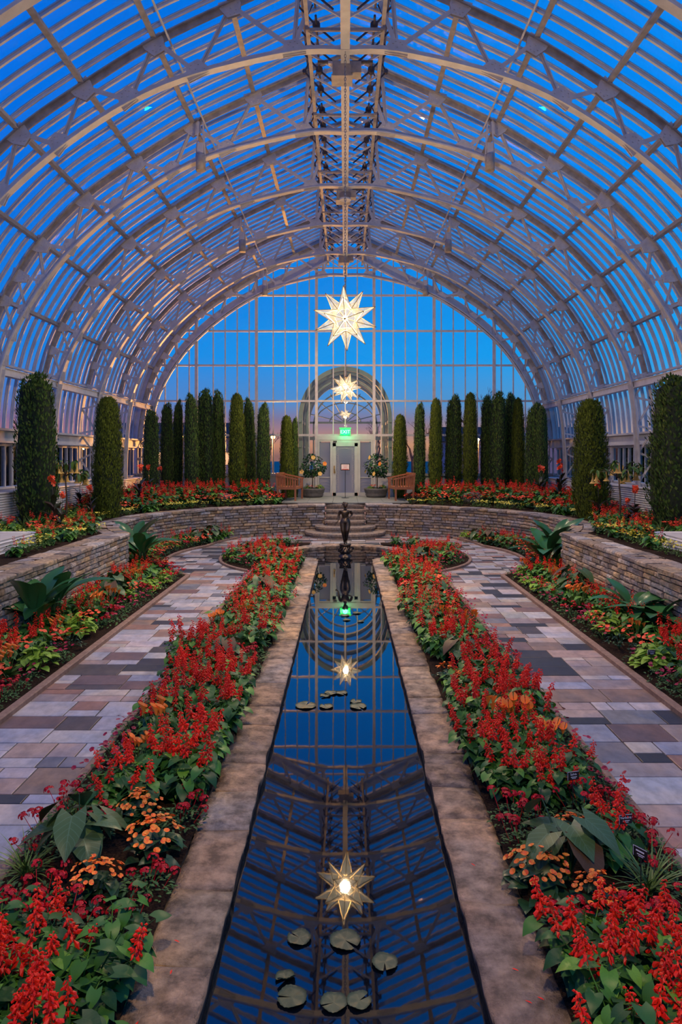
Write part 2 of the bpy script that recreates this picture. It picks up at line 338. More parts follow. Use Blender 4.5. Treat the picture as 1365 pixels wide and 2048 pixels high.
def make_truss():
    t = empty('roof_truss')
    b = MB()
    for pr in (IN, mir(IN)[::-1]):
        pass
    full = mir(IN)[::-1] + IN[1:]
    b.sweep(full, -0.015, 0.015, -0.085, 0.085)
    b.sweep(full, 0.0, 0.09, -0.022, 0.022)
    b.build('inner_chord', M['steel'], t)
    b = MB()
    for s in (1, -1):
        p = OUT[1:] if s == 1 else mir(OUT[1:])[::-1]
        b.sweep(p, -0.012, 0.012, -0.08, 0.08); b.sweep(p, -0.11, 0.0, -0.018, 0.018)
        b.bar((s*0.75, 0, 10.95), (0, 0, 11.28), 0.05, 0.12)
    b.build('outer_chord', M['steel_dark'], t)
    for s in (1, -1):
        b = MB(); lo = spline(inner_low, 5); b.sweep([(s*x, z) for x, z in lo], -0.02, 0.02, -0.08, 0.08); b.sweep([(s*x, z) for x, z in lo], 0.0, s*-0.09, -0.02, 0.02)
        lo = spline(outer_low, 5); b.sweep([(s*x, z) for x, z in lo], -0.02, 0.02, -0.07, 0.07)
        b.build('column', M['steel'], t)
        for k, (a, c) in enumerate(webs):
            b = MB(); b.bar((s*a[0], 0.018 if k % 2 else -0.018, a[1]), (s*c[0], 0.018 if k % 2 else -0.018, c[1]), 0.075 if k < 12 else 0.055, 0.022)
            b.bar((s*a[0], 0.0, a[1]), (s*c[0], 0.0, c[1]), 0.012, 0.06)
            b.build('web_member', M['steel'], t)
        for (x, z, w0_, h0_) in gus_in+gus_out:
            w, h = w0_*1.2, h0_*1.2
            b = MB(); a = norm_at(x, z); tx, tz = -sin(a), cos(a); nx, nz = cos(a), sin(a)
            isin = (x, z, w0_, h0_) in gus_in; k = 1 if isin else -1
            for yy in (-0.03, 0.03):
                poly = [(-w/2, -h*0.4*k), (w/2, -h*0.4*k), (w/2, 0), (w*0.28, h*0.6*k), (-w*0.28, h*0.6*k), (-w/2, 0)]
                vs = []
                for e in (-0.006, 0.006):
                    for (u, v) in poly: vs.append((s*(x+tx*u+nx*v), yy+e, z+tz*u+nz*v))
                n = 6
                b.add(vs, [tuple(range(n)), tuple(range(2*n-1, n-1, -1))]+[(i, (i+1) % n, n+(i+1) % n, n+i) for i in range(n)])
                for (u, v) in [(-w*.36, -h*.08*k), (w*.36, -h*.08*k), (-w*.2, h*.3*k), (w*.2, h*.3*k), (0, h*.1*k), (-w*.1, h*.45*k), (w*.1, h*.45*k)]:
                    b.box((s*(x+tx*u+nx*v), yy-0.012, z+tz*u+nz*v), (0.022, 0.016, 0.022))
            b.build('gusset_plate', M['steel'], t)
    return t
TY = [27.9, 24.9, 21.8, 18.7, 15.55, 12.42, 9.3]
tl = ['white arched roof truss standing against the glass end wall', 'white arched roof truss from which the farther star lantern hangs',
      'white arched roof truss in the middle with the second pair of barrel lamps', 'white arched roof truss with no lamps, just in front of the middle barrel lamps',
      'white arched roof truss carrying the closest pair of barrel lamps', 'white arched roof truss from which the big near star lantern hangs',
      'white arched roof truss whose haunches cross only the top corners of the photo']
t0 = make_truss()
for i, y in enumerate(TY):
    t = t0 if i == 0 else copy_tree(t0)
    t.location = (0, y, 0); tag(t, tl[i], 'roof truss', 'arched trusses of the glass vault')
# glass + bars
b = MB(); full = mir(GL)[::-1]+GL[1:]
for y0, y1 in ((Y0, Y1+0.1),):
    vs = [(x, y, z) for x, z in full for y in (y0, y1)]
    b.add(vs, [(2*i, 2*i+1, 2*i+3, 2*i+2) for i in range(len(full)-1)])
ceil = struct(b.build('ceiling', M['glass'], None, True))
ys = []
for i in range(-6, 80):
    y = 27.9-i*0.389
    if y > Y1+0.05 or y < Y0: continue
    ys.append(y)
b = MB()
for y in ys:
    for s in (1, -1):
        p = GL if s == 1 else mir(GL)[::-1]
        b.sweep(p, -0.056, -0.01, y-0.011, y+0.011)
        b.sweep(p, -0.064, -0.054, y-0.023, y+0.023)
        b.sweep(p, -0.01, 0.012, y-0.030, y+0.030)
struct(b.build('glazing_bars', M['barpaint'], ceil))
for (x, z) in [(0.78, 10.98), (2.0, 10.46), (3.33, 9.82), (4.59, 9.04), (5.72, 8.24), (6.72, 7.24), (7.52, 5.95)]:
    for s in (1, -1):
        b = MB(); b.box((s*x, (Y0+Y1)/2, z), (0.045, Y1-Y0, 0.09)); b.box((s*x, (Y0+Y1)/2, z-0.045), (0.10, Y1-Y0, 0.016))
        struct(b.build('purlin', M['steel_dark'], ceil))
for s in (1, -1):
    b = MB(); b.tube([(s*3.05, Y0, 9.72), (s*3.05, Y1-0.1, 9.72)], 0.02, 6)
    struct(b.build('sprinkler_pipe', M['steel'], ceil))
    b = MB(); b.box((s*7.58, (Y0+Y1)/2, 4.38), (0.05, Y1-Y0, 0.16)); b.box((s*7.60, (Y0+Y1)/2, 4.46), (0.16, Y1-Y0, 0.02)); b.box((s*7.60, (Y0+Y1)/2, 4.30), (0.16, Y1-Y0, 0.02))
    struct(b.build('eave_beam', M['steel'], ceil))
    b = MB(); b.tube([(s*7.9, Y0, 4.62), (s*7.9, Y1-0.1, 4.62)], 0.035, 8)
    struct(b.build('eave_pipe', M['steel'], ceil))
b = MB(); b.box((0, (8.0+Y1)/2, 9.60), (0.09, Y1-8, 0.06)); b.box((0, (8.0+Y1)/2, 9.56), (0.16, Y1-8, 0.015)); struct(b.build('ridge_tie', M['steel'], ceil))
b = MB(); b.box((0, (Y0+Y1)/2, 11.32), (0.14, Y1-Y0, 0.16)); struct(b.build('ridge_beam', M['steel_dark'], ceil))
# ridge venting gear: shafts with lever arms, one set per bay
def vent_gear():
    t = empty('vent_gear')
    for s in (1, -1):
        b = MB(); b.tube([(s*0.52, 0.1, 10.25), (s*0.52, 3.0, 10.25)], 0.022, 6); b.build('shaft', M['rod'], t)
        for k in range(4):
            y = 0.4+k*0.74
            b = MB(); b.bar((s*0.52, y, 10.25), (s*0.86, y, 10.62), 0.03, 0.025); b.bar((s*0.86, y, 10.62), (s*0.62, y, 11.1), 0.025, 0.02); b.tube([(s*0.86, y-0.04, 10.62), (s*0.86, y+0.04, 10.62)], 0.045, 8)
            b.bar((s*0.52, y, 10.25), (s*0.20, y, 9.98), 0.03, 0.025); b.tube([(s*0.52, y-0.05, 10.25), (s*0.52, y+0.05, 10.25)], 0.07, 10)
            b.build('lever_arm', M['rod'], t)
            b = MB(); b.bar((s*0.70, y+0.3, 10.2), (s*0.76, y+0.3, 10.95), 0.05, 0.03); b.build('bracket', M['steel_dark'], t)
        b = MB(); b.bar((s*0.66, 0.05, 10.0), (s*0.66, 3.05, 10.0), 0.07, 0.05, (0, 0, 1)); b.bar((s*.66, .1, 10.0), (0, .1, 10.0), .05, .05, (0, 0, 1)); b.build('carrier_rail', M['steel_dark'], t)
        b = MB()
        for y in (0.15, 1.6):
            b.bar((0.0, y, 9.62), (s*0.66, y, 10.0), 0.035, 0.03); b.bar((0.0, y+0.7, 9.62), (s*0.66, y+.7, 10.0), 0.035, 0.03)
        b.build('strut', M['steel'], t)
    return t
vg = vent_gear()
gl_ = ['vent levers and shafts under the ridge beside the glass end wall', 'vent levers and shafts under the ridge just beyond the middle truss', 'vent levers and shafts under the ridge between the middle barrel lamps and the ring lamp',
       'vent levers and shafts under the ridge beyond the closest barrel lamps', 'vent levers and shafts under the ridge just beyond the near star lantern', 'vent levers and shafts under the ridge at the top edge of the photo']
for i, y in enumerate(TY[1:]):
    g = vg if i == 0 else copy_tree(vg)
    g.location = (0, y, 0); tag(g, gl_[i], 'vent gear', 'ridge vent gear')
for (y, lb) in ((12.75, 'grey vent motor box under the ridge right above the near star chain'), (18.95, 'grey vent motor box under the ridge beside the ring lamp'), (25.1, 'grey vent motor box under the ridge above the farther star')):
    t = empty('vent_motor', (0, y, 9.62)); tag(t, lb, 'motor', 'vent motors')
    b = MB(); b.box((-0.06, 0.2, -0.14), (0.34, 0.34, 0.26)); b.box((0.2, 0.2, -0.1), (0.18, 0.24, 0.2)); b.box((-0.06, 0.2, -0.28), (0.38, 0.38, 0.03)); b.build('housing', M['steel_dark'], t)
    b = MB(); b.tube([(-0.5, 0.2, 0.05), (0.5, 0.2, 0.05)], 0.03, 8); b.build('drive_shaft', M['rod'], t)
    b = MB(); b.box((-0.06, 0.2, 0.02), (0.5, 0.1, 0.04)); b.build('bracket', M['steel'], t)
t = empty('ring_lamp', (0, 18.65, 9.2)); tag(t, 'small white ring lamp hanging from the ridge above the star chains', 'lamp')
b = MB(); b.lathe([(0.10, 0), (0.15, 0.0), (0.15, 0.04), (0.10, 0.04)], 20); b.build('ring', M['white'], t)
b = MB(); b.tube([(0, 0, 0.02), (0, 0, 0.36)], 0.012, 6); b.tube([(-0.12, 0, 0.02), (0.12, 0, 0.02)], 0.01, 5); b.build('stem', M['steel'], t)
# barrel lamps
def barrel():
    t = empty('barrel_lamp')
    b = MB(); b.lathe([(0.085, -0.34), (0.105, -0.34), (0.105, 0.0), (0.07, 0.03), (0.06, 0.02)], 18); b.build('barrel', M['steel_dark'], t, True)
    b = MB(); b.lathe([(0.0, -0.30), (0.085, -0.335)], 18); b.build('lens', M['rod'], t)
    b = MB(); b.box((0, 0, 0.14), (0.13, 0.12, 0.22)); b.build('ballast_box', M['steel'], t)
    b = MB(); b.bar((-0.10, 0, -0.1), (-0.05, 0, 0.72), 0.03, 0.03); b.bar((0.10, 0, -0.1), (0.05, 0, 0.72), 0.03, 0.03); b.build('bracket', M['steel'], t)
    return t
bl = barrel(); first = True
for (y, zz, nm) in ((15.42, 9.02, 'closest pair'), (21.66, 9.05, 'middle pair'), (27.75, 9.1, 'pair by the end wall')):
    for s, sd in ((-1, 'left'), (1, 'right')):
        o = bl if first else copy_tree(bl)
        first = False; o.location = (s*3.13, y, zz); tag(o, 'grey barrel downlight under a truss, %s one of the %s' % (sd, nm), 'lamp', 'barrel downlights on the trusses')
# ------------------------------------------------------------------ side walls
for s, nm in ((-1, 'wall_left'), (1, 'wall_right')):
    b = MB()
    b.box((s*8.22, (Y0+Y1)/2, 2.98), (0.36, Y1-Y0, 0.26)); b.box((s*8.14, (Y0+Y1)/2, 3.13), (0.5, Y1-Y0, 0.05)); b.box((s*8.16, (Y0+Y1)/2, 2.84), (0.42, Y1-Y0, 0.04))
    b.box((s*8.36, (Y0+Y1)/2, 1.3), (0.12, Y1-Y0, 0.85)); b.box((s*8.3, (Y0+Y1)/2, 1.74), (0.22, Y1-Y0, 0.05))
    w = struct(b.build(nm, M['white']))
    b = MB()
    for y in ys: b.box((s*8.33, y, 2.3), (0.06, 0.045, 1.1))
    b.box((s*8.33, (Y0+Y1)/2, 2.78), (0.08, Y1-Y0, 0.06))
    wn = struct(b.build('window_1' if s < 0 else 'window_2', M['white']))
    b = MB(); b.box((s*8.34, (Y0+Y1)/2, 2.3), (0.012, Y1-Y0, 1.05)); struct(b.build('window_pane', M['wallglass'], wn))
    # white corrugated plinth under the windows
    def corr(x0, ya, yb, z0, z1, sgn, pitch=0.055, dep=0.018):
        n = int((z1-z0)/pitch*4); vs = []
        for i in range(n+1):
            z = z0+(z1-z0)*i/n; x = x0 + sgn*dep*cos(2*pi*i/4)
            vs += [(x, ya, z), (x, yb, z)]
        return vs, [(2*i, 2*i+1, 2*i+3, 2*i+2) for i in range(n)]
    b = MB(); vs, fs = corr(s*7.5, -3, Y1-0.2, 0.9, 1.68, -s); b.add(vs, fs)
    b.box((s*7.85, (Y1-3.2)/2, 1.69), (0.75, Y1+2.8, 0.035)); b.box((s*7.9, (Y1-3.2)/2, 0.95), (0.7, Y1+2.8, 0.1))
    o = b.build('corrugated_bench', M['corr'], None, True); tag(o, 'long white corrugated bench front under the %s windows' % ('left' if s < 0 else 'right'), 'bench')
    b = MB(); vs, fs = corr(s*5.55, 2.0, 12.7, 0.93, 1.14, -s); b.add(vs, fs)
    # rounded end
    n = 14; zs = 16
    vs = []; 
    for i in range(zs+1):
        z = 0.93+0.21*i/zs
        for k in range(n+1):
            a = pi/2*k/n; rr = 0.25+0.018*cos(2*pi*i/4)
            vs.append((s*(5.80-rr*cos(a)), 12.7+rr*sin(a), z))
    b.add(vs, [(i*(n+1)+k, i*(n+1)+k+1, (i+1)*(n+1)+k+1, (i+1)*(n+1)+k) for i in range(zs) for k in range(n)])
    b.box((s*6.62, 12.93, 1.035), (1.64, 0.03, 0.21)); b.box((s*6.6, 7.4, 1.12), (1.9, 10.8, 0.03))
    o = b.build('corrugated_planter', M['corr'], None, True); tag(o, 'low white corrugated planter edge on the %s terrace, cut by the frame' % ('left' if s < 0 else 'right'), 'planter')
# ------------------------------------------------------------------ end wall
YW = 28.0
def arch_z(x):
    x = abs(x)
    for (a, za), (c, zc) in zip(GL, GL[1:]):
        if a <= x <= c: return za+(zc-za)*(x-a)/(c-a)
    return 3.0
b = MB()
xs_main = [1.13, 3.49, 5.85]
px = 0.472
xs = sorted(set([round(k*px, 3) for k in range(0, 18)]))
for x in xs:
    for s in ((1, -1) if x > 0 else (1,)):
        zt = arch_z(x)-0.1; main = any(abs(x-m) < 0.24 for m in xs_main)
        zb = 0.9 if x < 1.0 else 1.75
        if x < 1.0: zb = 3.3
        if x > 8.2: continue
        if main: continue
        b.box((s*x, YW, (zb+zt)/2), (0.04, 0.07, zt-zb))
for x in xs_main:
    for s in (1, -1):
        zt = arch_z(x)-0.1; b.box((s*x, YW-0.02, (0.9+zt)/2), (0.11, 0.12, zt-0.9))
for z, w in ((3.33, .08), (4.67, .07), (6.07, .07), (7.42, .07), (8.82, .07), (9.9, .05)):
    xm = max([x for x, zz in GL if zz >= z-0.02]+[0.5])
    b.box((0, YW, z), (2*xm-0.2, 0.08, w))
b.box((4.75, YW, 1.78), (7.2, 0.14, 0.1)); b.box((-4.75, YW, 1.78), (7.2, 0.14, 0.1))
fr = struct(b.build('window_3', M['steel']))
b = MB(); vs = [(x, YW+0.02, z) for x, z in full]+[(8.3, YW+0.02, 1.75), (-8.3, YW+0.02, 1.75)]
b.add(vs, [tuple(range(len(vs)))])
struct(b.build('window_pane', M['wallglass'], fr))
b = MB()
rim = [(x, z) for x, z in full]
b.sweep(rim, -0.42, -0.05, YW-0.06, YW+0.04)
EO = [(0, 10.5), (1.32, 9.80), (2.98, 8.95)]+[(x-0.05, z-0.05) for x, z in IN if x > 3.3]+[(7.55, 3.1)]
def resamp(P, n):
    L_ = [0]
    for a, c in zip(P, P[1:]): L_.append(L_[-1]+sqrt((a[0]-c[0])**2+(a[1]-c[1])**2))
    out = []
    for i in range(n+1):
        d = L_[-1]*i/n; j = max(k_ for k_ in range(len(L_)) if L_[k_] <= d+1e-9); j = min(j, len(P)-2); f = (d-L_[j])/(L_[j+1]-L_[j]); out.append((P[j][0]+(P[j+1][0]-P[j][0])*f, P[j][1]+(P[j+1][1]-P[j][1])*f))
    return out
ea, eb = resamp(EO, 40), resamp(GL, 40)
eb = [(a[0]+(c[0]-a[0])*.36, a[1]+(c[1]-a[1])*.36) for a, c in zip(ea, eb)]
for s in (1, -1):
    vs = []
    for (a, c) in zip(ea, eb):
        vs += [(s*a[0], YW-0.05, a[1]), (s*c[0], YW-0.05, c[1]), (s*c[0], YW+0.01, c[1]), (s*a[0], YW+0.01, a[1])]
    b.add(vs, [(4*i+j, 4*i+(j+1) % 4, 4*i+4+(j+1) % 4, 4*i+4+j) for i in range(40) for j in range(4)])
    pe = [(s*x, z) for x, z in EO]; pe = pe if s > 0 else pe[::-1]
    b.sweep(pe, -0.03, 0.03, YW-0.16, YW-0.05)
b.box((4.75, YW+0.05, 1.32), (7.3, 0.1, 0.85)); b.box((-4.75, YW+0.05, 1.32), (7.3, 0.1, 0.85))
struct(b.build('wall_back', M['white']))
# door assembly
b = MB()
b.box((0, YW-0.02, 3.22), (2.26, 0.14, 0.16)); b.box((0, YW-0.02, 3.07), (1.16, 0.12, 0.10)); b.box((0, YW-0.02, 3.10), (2.2, 0.1, 0.05))
for s in (1, -1):
    b.box((s*1.05, YW-0.02, 2.0), (0.07, 0.12, 2.3)); b.box((s*0.545, YW-0.03, 2.0), (0.09, 0.14, 2.25)); b.box((s*0.8, YW-0.02, 0.99), (0.44, 0.1, 0.18)); b.box((s*0.8, YW-0.02, 1.67), (0.44, 0.05, 0.03))
struct(b.build('trim_1', M['cream']))
def scroll(b, cx, cz, h, w, y, r=0.008):
    p = []
    for i in range(25):
        a = i/24; p.append((cx + w*sin(a*2*pi*1.0)*0.5, y, cz-h/2+h*a))
    b.tube(p, r, 4)
for s in (1, -1):
    b = MB(); b.box((s*0.8, YW, 2.0), (0.42, 0.012, 2.1)); o = struct(b.build('window_4' if s < 0 else 'window_5', M['frost'] if 'frost' in M else M['wallglass']))
    b = MB()
    for k in range(5): b.tube([(s*0.8+0.19*cos(a)*((-1)**k), YW-0.02, 1.1+0.12*k+0.06*sin(a)) for a in [pi*j/8 for j in range(9)]], 0.007, 4)
    struct(b.build('window_grille', M['white'], o))
m_, nt_, b_ = newmat('frosted_door_glass'); b_.inputs['Base Color'].default_value = (0.30, 0.38, 0.55, 1); b_.inputs['Roughness'].default_value = 0.35
tr_ = nd(nt_, 'ShaderNodeBsdfTranslucent'); tr_.inputs[0].default_value = (0.5, 0.56, 0.66, 1); mx_ = nd(nt_, 'ShaderNodeMixShader'); mx_.inputs[0].default_value = 0.5
nt_.links.new(b_.outputs[0], mx_.inputs[1]); nt_.links.new(tr_.outputs[0], mx_.inputs[2]); nt_.links.new(mx_.outputs[0], nt_.nodes['Material Output'].inputs[0])
M['frost'] = m_
for o in bpy.data.objects:
    if o.name in ('window_4', 'window_5'): o.data.materials[0] = M['frost']
b = MB()
b.box((0, YW-0.05, 0.99), (0.98, 0.05, 0.16)); b.box((0, YW-0.05, 2.96), (0.98, 0.05, 0.14))
for s in (1, -1): b.box((s*0.43, YW-0.05, 1.98), (0.13, 0.05, 2.1))
dr = struct(b.build('door_1', M['cream']))
b = MB(); b.box((0, YW-0.04, 1.98), (0.74, 0.015, 1.86)); struct(b.build('door_glass', M['frost'], dr))
b = MB()
for s in (1, -1):
    for k in range(9): scroll(b, s*0.315, 1.2+k*0.19, 0.19, 0.09*s*(-1)**k, YW-0.055, 0.006)
    b.tube([(s*0.27, YW-0.055, 1.1), (s*0.27, YW-0.055, 2.88)], 0.005, 4)
b.tube([(-0.27, YW-0.055, 2.84), (0.27, YW-0.055, 2.84)], 0.005, 4)
b.tube([(0.3*cos(pi*j/10)*-1, YW-0.055, 2.80-0.02*sin(j)) for j in range(11)], 0.008, 4)
struct(b.build('door_etching', M['white'], dr))
b = MB(); b.box((-0.43, YW-0.09, 1.98), (0.05, 0.03, 0.30)); b.tube([(-0.43, YW-0.1, 2.02), (-0.43, YW-0.15, 2.02), (-0.40, YW-0.15, 1.86), (-0.40, YW-0.1, 1.84)], 0.012, 6)
struct(b.build('door_handle', M['brass'], dr))
b = MB(); b.box((-0.40, YW-0.10, 3.08), (0.14, 0.05, 0.05)); struct(b.build('door_closer', M['rod'], dr))
# exit sign
t = empty('exit_sign', (0, YW-0.14, 3.32)); tag(t, 'glowing green exit sign above the glass door', 'sign')
b = MB(); b.box((0, 0, 0.13), (0.40, 0.06, 0.24)); b.box((0, 0.02, 0.28), (0.46, 0.08, 0.03)); b.build('housing', M['exitface'], t)
def text(s, size, mat, name, parent, loc, rot=(pi/2, 0, 0), ext=0.004):
    cu = bpy.data.curves.new(name, 'FONT'); cu.body = s; cu.size = size; cu.align_x = 'CENTER'; cu.align_y = 'CENTER'; cu.extrude = ext; cu.materials.append(mat)
    tmp = bpy.data.objects.new(name+'_src', cu); C.link(tmp); dg = bpy.context.evaluated_depsgraph_get()
    me = bpy.data.meshes.new_from_object(tmp.evaluated_get(dg)); bpy.data.objects.remove(tmp)
    if not me.materials: me.materials.append(mat)
    o = bpy.data.objects.new(name, me); C.link(o); o.parent = parent; o.location = loc; o.rotation_euler = rot; return o
text('EXIT', 0.19, M['exitgreen'], 'lettering', t, (0, -0.036, 0.13))
L = bpy.data.lights.new('exit_glow', 'POINT'); L.energy = 9; L.color = (0.05, 1, 0.35); L.shadow_soft_size = 0.1
lo = bpy.data.objects.new('exit_glow', L); C.link(lo); lo.location = (0, YW-0.35, 3.4)
# ------------------------------------------------------------------ entrance house behind the end wall
def gothic(hw, zs, zt, n=14):
    pts = [(-hw, 0.9), (-hw, zs)]
    for i in range(1, n+1):
        t = i/n; a = t*pi/2
        x = -hw*(1-t*0.0)*cos(a)**0.85 if t < 1 else 0.0; z = zs+(zt-zs)*(0.80*sin(a)+0.20*t)
        pts.append((x, z))
    return pts + [(-x, z) for x, z in pts[-2::-1]]
gp = gothic(1.80, 4.0, 6.02)
b = MB()
for y, wd in ((28.3, 0.22), (29.6, 0.1), (31.0, 0.1), (32.6, 0.1), (34.0, 0.2)):
    b.sweep(gp, -0.10, 0.06, y, y+wd)
for y in (28.3, 34.0):
    g2 = gothic(1.55, 3.9, 5.6); b.sweep(g2, -0.07, 0.0, y+.05, y+0.15)
for s in (1, -1):
    b.box((s*1.80, 31.2, 3.9), (0.12, 6.0, 0.12)); b.box((s*1.8, 31.2, 1.2), (0.14, 6.0, 0.7)); b.box((s*1.8, 31.2, 2.9), (0.1, 6, 0.08))
    for k in range(8): b.box((s*1.8, 28.7+k*0.75, 2.4), (0.06, 0.05, 3.0))
b.box((0, 31.2, 6.0), (0.12, 6.0, 0.14))
ev = struct(b.build('wall_entrance', M['sage']))
b = MB(); vs = [(x, y, z) for x, z in gp for y in (28.3, 34.2)]
b.add(vs, [(2*i, 2*i+1, 2*i+3, 2*i+2) for i in range(len(gp)-1)]); struct(b.build('entrance_glass', M['wallglass'], ev))
b = MB()
b.box((0, 34.1, 3.35), (3.5, 0.12, 0.16)); b.box((0, 34.1, 4.1), (3.5, 0.1, 0.1))
for x in (-1.2, -0.6, 0.6, 1.2): b.box((x, 34.1, 2.1), (0.1, 0.1, 2.5))
for k in range(-3, 4):
    x = k*0.45; b.tube([(0, 34.1, 4.1), (x*1.6, 34.1, 4.1+sqrt(max(0.05, 1.45**2-(x)**2)))], 0.025, 5)
for rr in (0.5, 0.95): b.tube([(rr*cos(a)*1.5, 34.1, 4.1+rr*sin(a)) for a in [pi*j/16 for j in range(17)]], 0.03, 5)
b.box((0, 34.1, 1.3), (3.5, 0.1, 0.8))
struct(b.build('wall_foyer', M['sage']))
# ------------------------------------------------------------------ star lanterns
def star_template():
    t = empty('star_lantern')
    ph = (1+sqrt(5))/2
    V = [Vector(v).normalized() for v in [(-1, ph, 0), (1, ph, 0), (-1, -ph, 0), (1, -ph, 0), (0, -1, ph), (0, 1, ph), (0, -1, -ph), (0, 1, -ph), (ph, 0, -1), (ph, 0, 1), (-ph, 0, -1), (-ph, 0, 1)]]
    FC = [(0, 11, 5), (0, 5, 1), (0, 1, 7), (0, 7, 10), (0, 10, 11), (1, 5, 9), (5, 11, 4), (11, 10, 2), (10, 7, 6), (7, 1, 8), (3, 9, 4), (3, 4, 2), (3, 2, 6), (3, 6, 8), (3, 8, 9), (4, 9, 5), (2, 4, 11), (6, 2, 10), (8, 6, 7), (9, 8, 1)]
    rot = Matrix.Rotation(0.35, 3, 'X') @ Matrix.Rotation(0.5, 3, 'Z') @ Matrix.Rotation(0.3, 3, 'Y')
    V = [rot @ v for v in V]; ri, ro = 0.225, 0.57
    b = MB(); e = MB(); tp = MB(); done = set()
    for f in FC:
        a = [V[i]*ri for i in f]; ap = (V[f[0]]+V[f[1]]+V[f[2]]).normalized()*ro
        b.add(a+[ap], [(0, 1, 3), (1, 2, 3), (2, 0, 3)])
        for q in a: e.tube([q, ap], 0.0065, 4)
        for i in range(3):
            k = tuple(sorted((f[i], f[(i+1) % 3])))
            if k not in done: done.add(k); e.tube([V[k[0]]*ri, V[k[1]]*ri], 0.0045, 4)
        tp.tube([ap*0.95, ap*1.01], [0.010, 0.004], 6)
    b.build('glass_points', M['starglass'], t); e.build('lead_frame', M['brass'], t); tp.build('tip_caps', M['rod'], t)
    b = MB(); b.lathe([(0.004, -0.055), (0.035, -0.035), (0.048, 0), (0.035, 0.04), (0.015, 0.06), (0.012, 0.07)], 14); b.build('bulb', M['bulb'], t, True)
    b = MB(); z = 0.42; k = 0
    while z < 4.62:
        pts = []
        for j in range(9):
            a = 2*pi*j/8; u = 0.016*cos(a); w = 0.034*sin(a)
            pts.append((u, 0, z+w) if k % 2 else (0, u, z+w))
        b.tube(pts, 0.0055, 4, False); z += 0.05; k += 1
    b.build('chain', M['chain'], t)
    b = MB(); b.lathe([(0.01, 0.36), (0.05, 0.36), (0.04, 0.40), (0.01, 0.42)], 10); b.tube([(0, 0, 0.1), (0, 0, 0.38)], 0.012, 6); b.build('cap', M['brass'], t)
    return t
st = star_template()
LAMPW = 1500
def star_light(y, z, x=0, p=LAMPW):
    L = bpy.data.lights.new('star_bulb_light', 'POINT'); L.energy = p; L.color = (1.0, 0.70, 0.42); L.shadow_soft_size = 0.075
    o = bpy.data.objects.new('star_bulb_light', L); C.link(o); o.location = (x, y, z)
slab = ['large glowing white glass star lantern on a long chain over the pool', 'smaller looking glowing star lantern hanging in front of the glass end wall',
        'faint distant star lantern seen through the entrance house above the exit sign', 'added star lantern over the camera, out of view, brightening the near end of the garden']  # last lantern is added out of view to brighten the near beds
for i, (x, y, z, rz) in enumerate([(0.0, 12.40, 4.90, 0), (0.02, 24.9, 4.88, 1.0), (0, 33.0, 4.45, 0.5), (0, 0.0, 4.9, 0.3)]):
    o = st if i == 0 else copy_tree(st)
    o.location = (x, y, z); o.rotation_euler = (0, 0, rz); tag(o, slab[i], 'lantern', 'star lanterns in a row')
    if i == 2: o.scale = (0.6, 0.6, 0.4)
    star_light(y, z, x, (LAMPW if i == 0 else LAMPW*1.25 if i == 3 else LAMPW*0.75) if i != 2 else 25)
# ------------------------------------------------------------------ floors
CX, CY = 0.0, 17.6
def in_bed_inner(x, y):
    ax = abs(x)
    if y < 15.6 and 1.0 < ax < 2.02: return True
    r = sqrt(x*x+(y-CY)**2); rb = sqrt(x*x+(y-18.4)**2)
    if y >= 14.5 and ax > 1.0 and rb > 1.8 and r < 3.0 and y < 20.0: return True
    return False
def in_pool(x, y, m=0):
    return (abs(x) < 0.66+m and y < 18.4) or sqrt(x*x+(y-18.4)**2) < 1.38+m
# base slab with a hole for the pool
b = MB(); st_ = 0.12; nx = int(11.6/st_)
yy = -2.0
while yy < 24:
    x = -5.8; run = None
    while x < 5.8:
        cx_, cy_ = x+st_/2, yy+st_/2
        if in_pool(cx_, cy_, 0.12):
            if run is not None: b.add([(run, yy, -0.006), (x, yy, -0.006), (x, yy+st_, -0.006), (run, yy+st_, -0.006)], [(0, 1, 2, 3)]); run = None
        elif run is None: run = x
        x += st_
    b.add([(run, yy, -0.006), (5.8, yy, -0.006), (5.8, yy+st_, -0.006), (run, yy+st_, -0.006)], [(0, 1, 2, 3)])
    yy += st_
fl = struct(b.build('floor', M['mortar']))
pal = [((0.50, 0.50, 0.54), 20), ((0.40, 0.42, 0.48), 14), ((0.40, 0.33, 0.31), 16), ((0.30, 0.22, 0.17), 9), ((0.045, 0.05, 0.06), 15), ((0.22, 0.15, 0.14), 9), ((0.48, 0.46, 0.44), 12), ((0.20, 0.21, 0.24), 8), ((0.36, 0.22, 0.17), 5), ((0.10, 0.09, 0.09), 5)]
def pick():
    r = R.random()*sum(w for _, w in pal)
    for c, w in pal:
        r -= w
        if r <= 0: break
    k = R.uniform(0.85, 1.12); return tuple(min(0.8, q*k*R.uniform(0.97, 1.03)) for q in c)
b = MB()
def paver(x0, y0, x1, y1):
    g = 0.006; z = R.uniform(-0.001, 0.003)
    cs = [(x0+g, y0+g), (x1-g, y0+g), (x1-g, y1-g), (x0+g, y1-g)]
    if any(in_pool(*c, 0.2) for c in cs): return
    cx_, cy_ = (x0+x1)/2, (y0+y1)/2
    if abs(cx_) > 5.5 or (1.1 < abs(cx_) < 1.9 and cy_ < 14.5) or (3.45 < abs(cx_) and cy_ < 14): return
    e = 0.004
    vs = [(x, y, -0.006) for x, y in cs]+[(x, y, z) for x, y in cs]+[(x+(e if i in (0, 3) else -e), y+(e if i < 2 else -e), z+0.003) for i, (x, y) in enumerate(cs)]
    b.add(vs, [(0, 1, 5, 4), (1, 2, 6, 5), (2, 3, 7, 6), (3, 0, 4, 7), (4, 5, 9, 8), (5, 6, 10, 9), (6, 7, 11, 10), (7, 4, 8, 11), (8, 9, 10, 11)], col=pick())
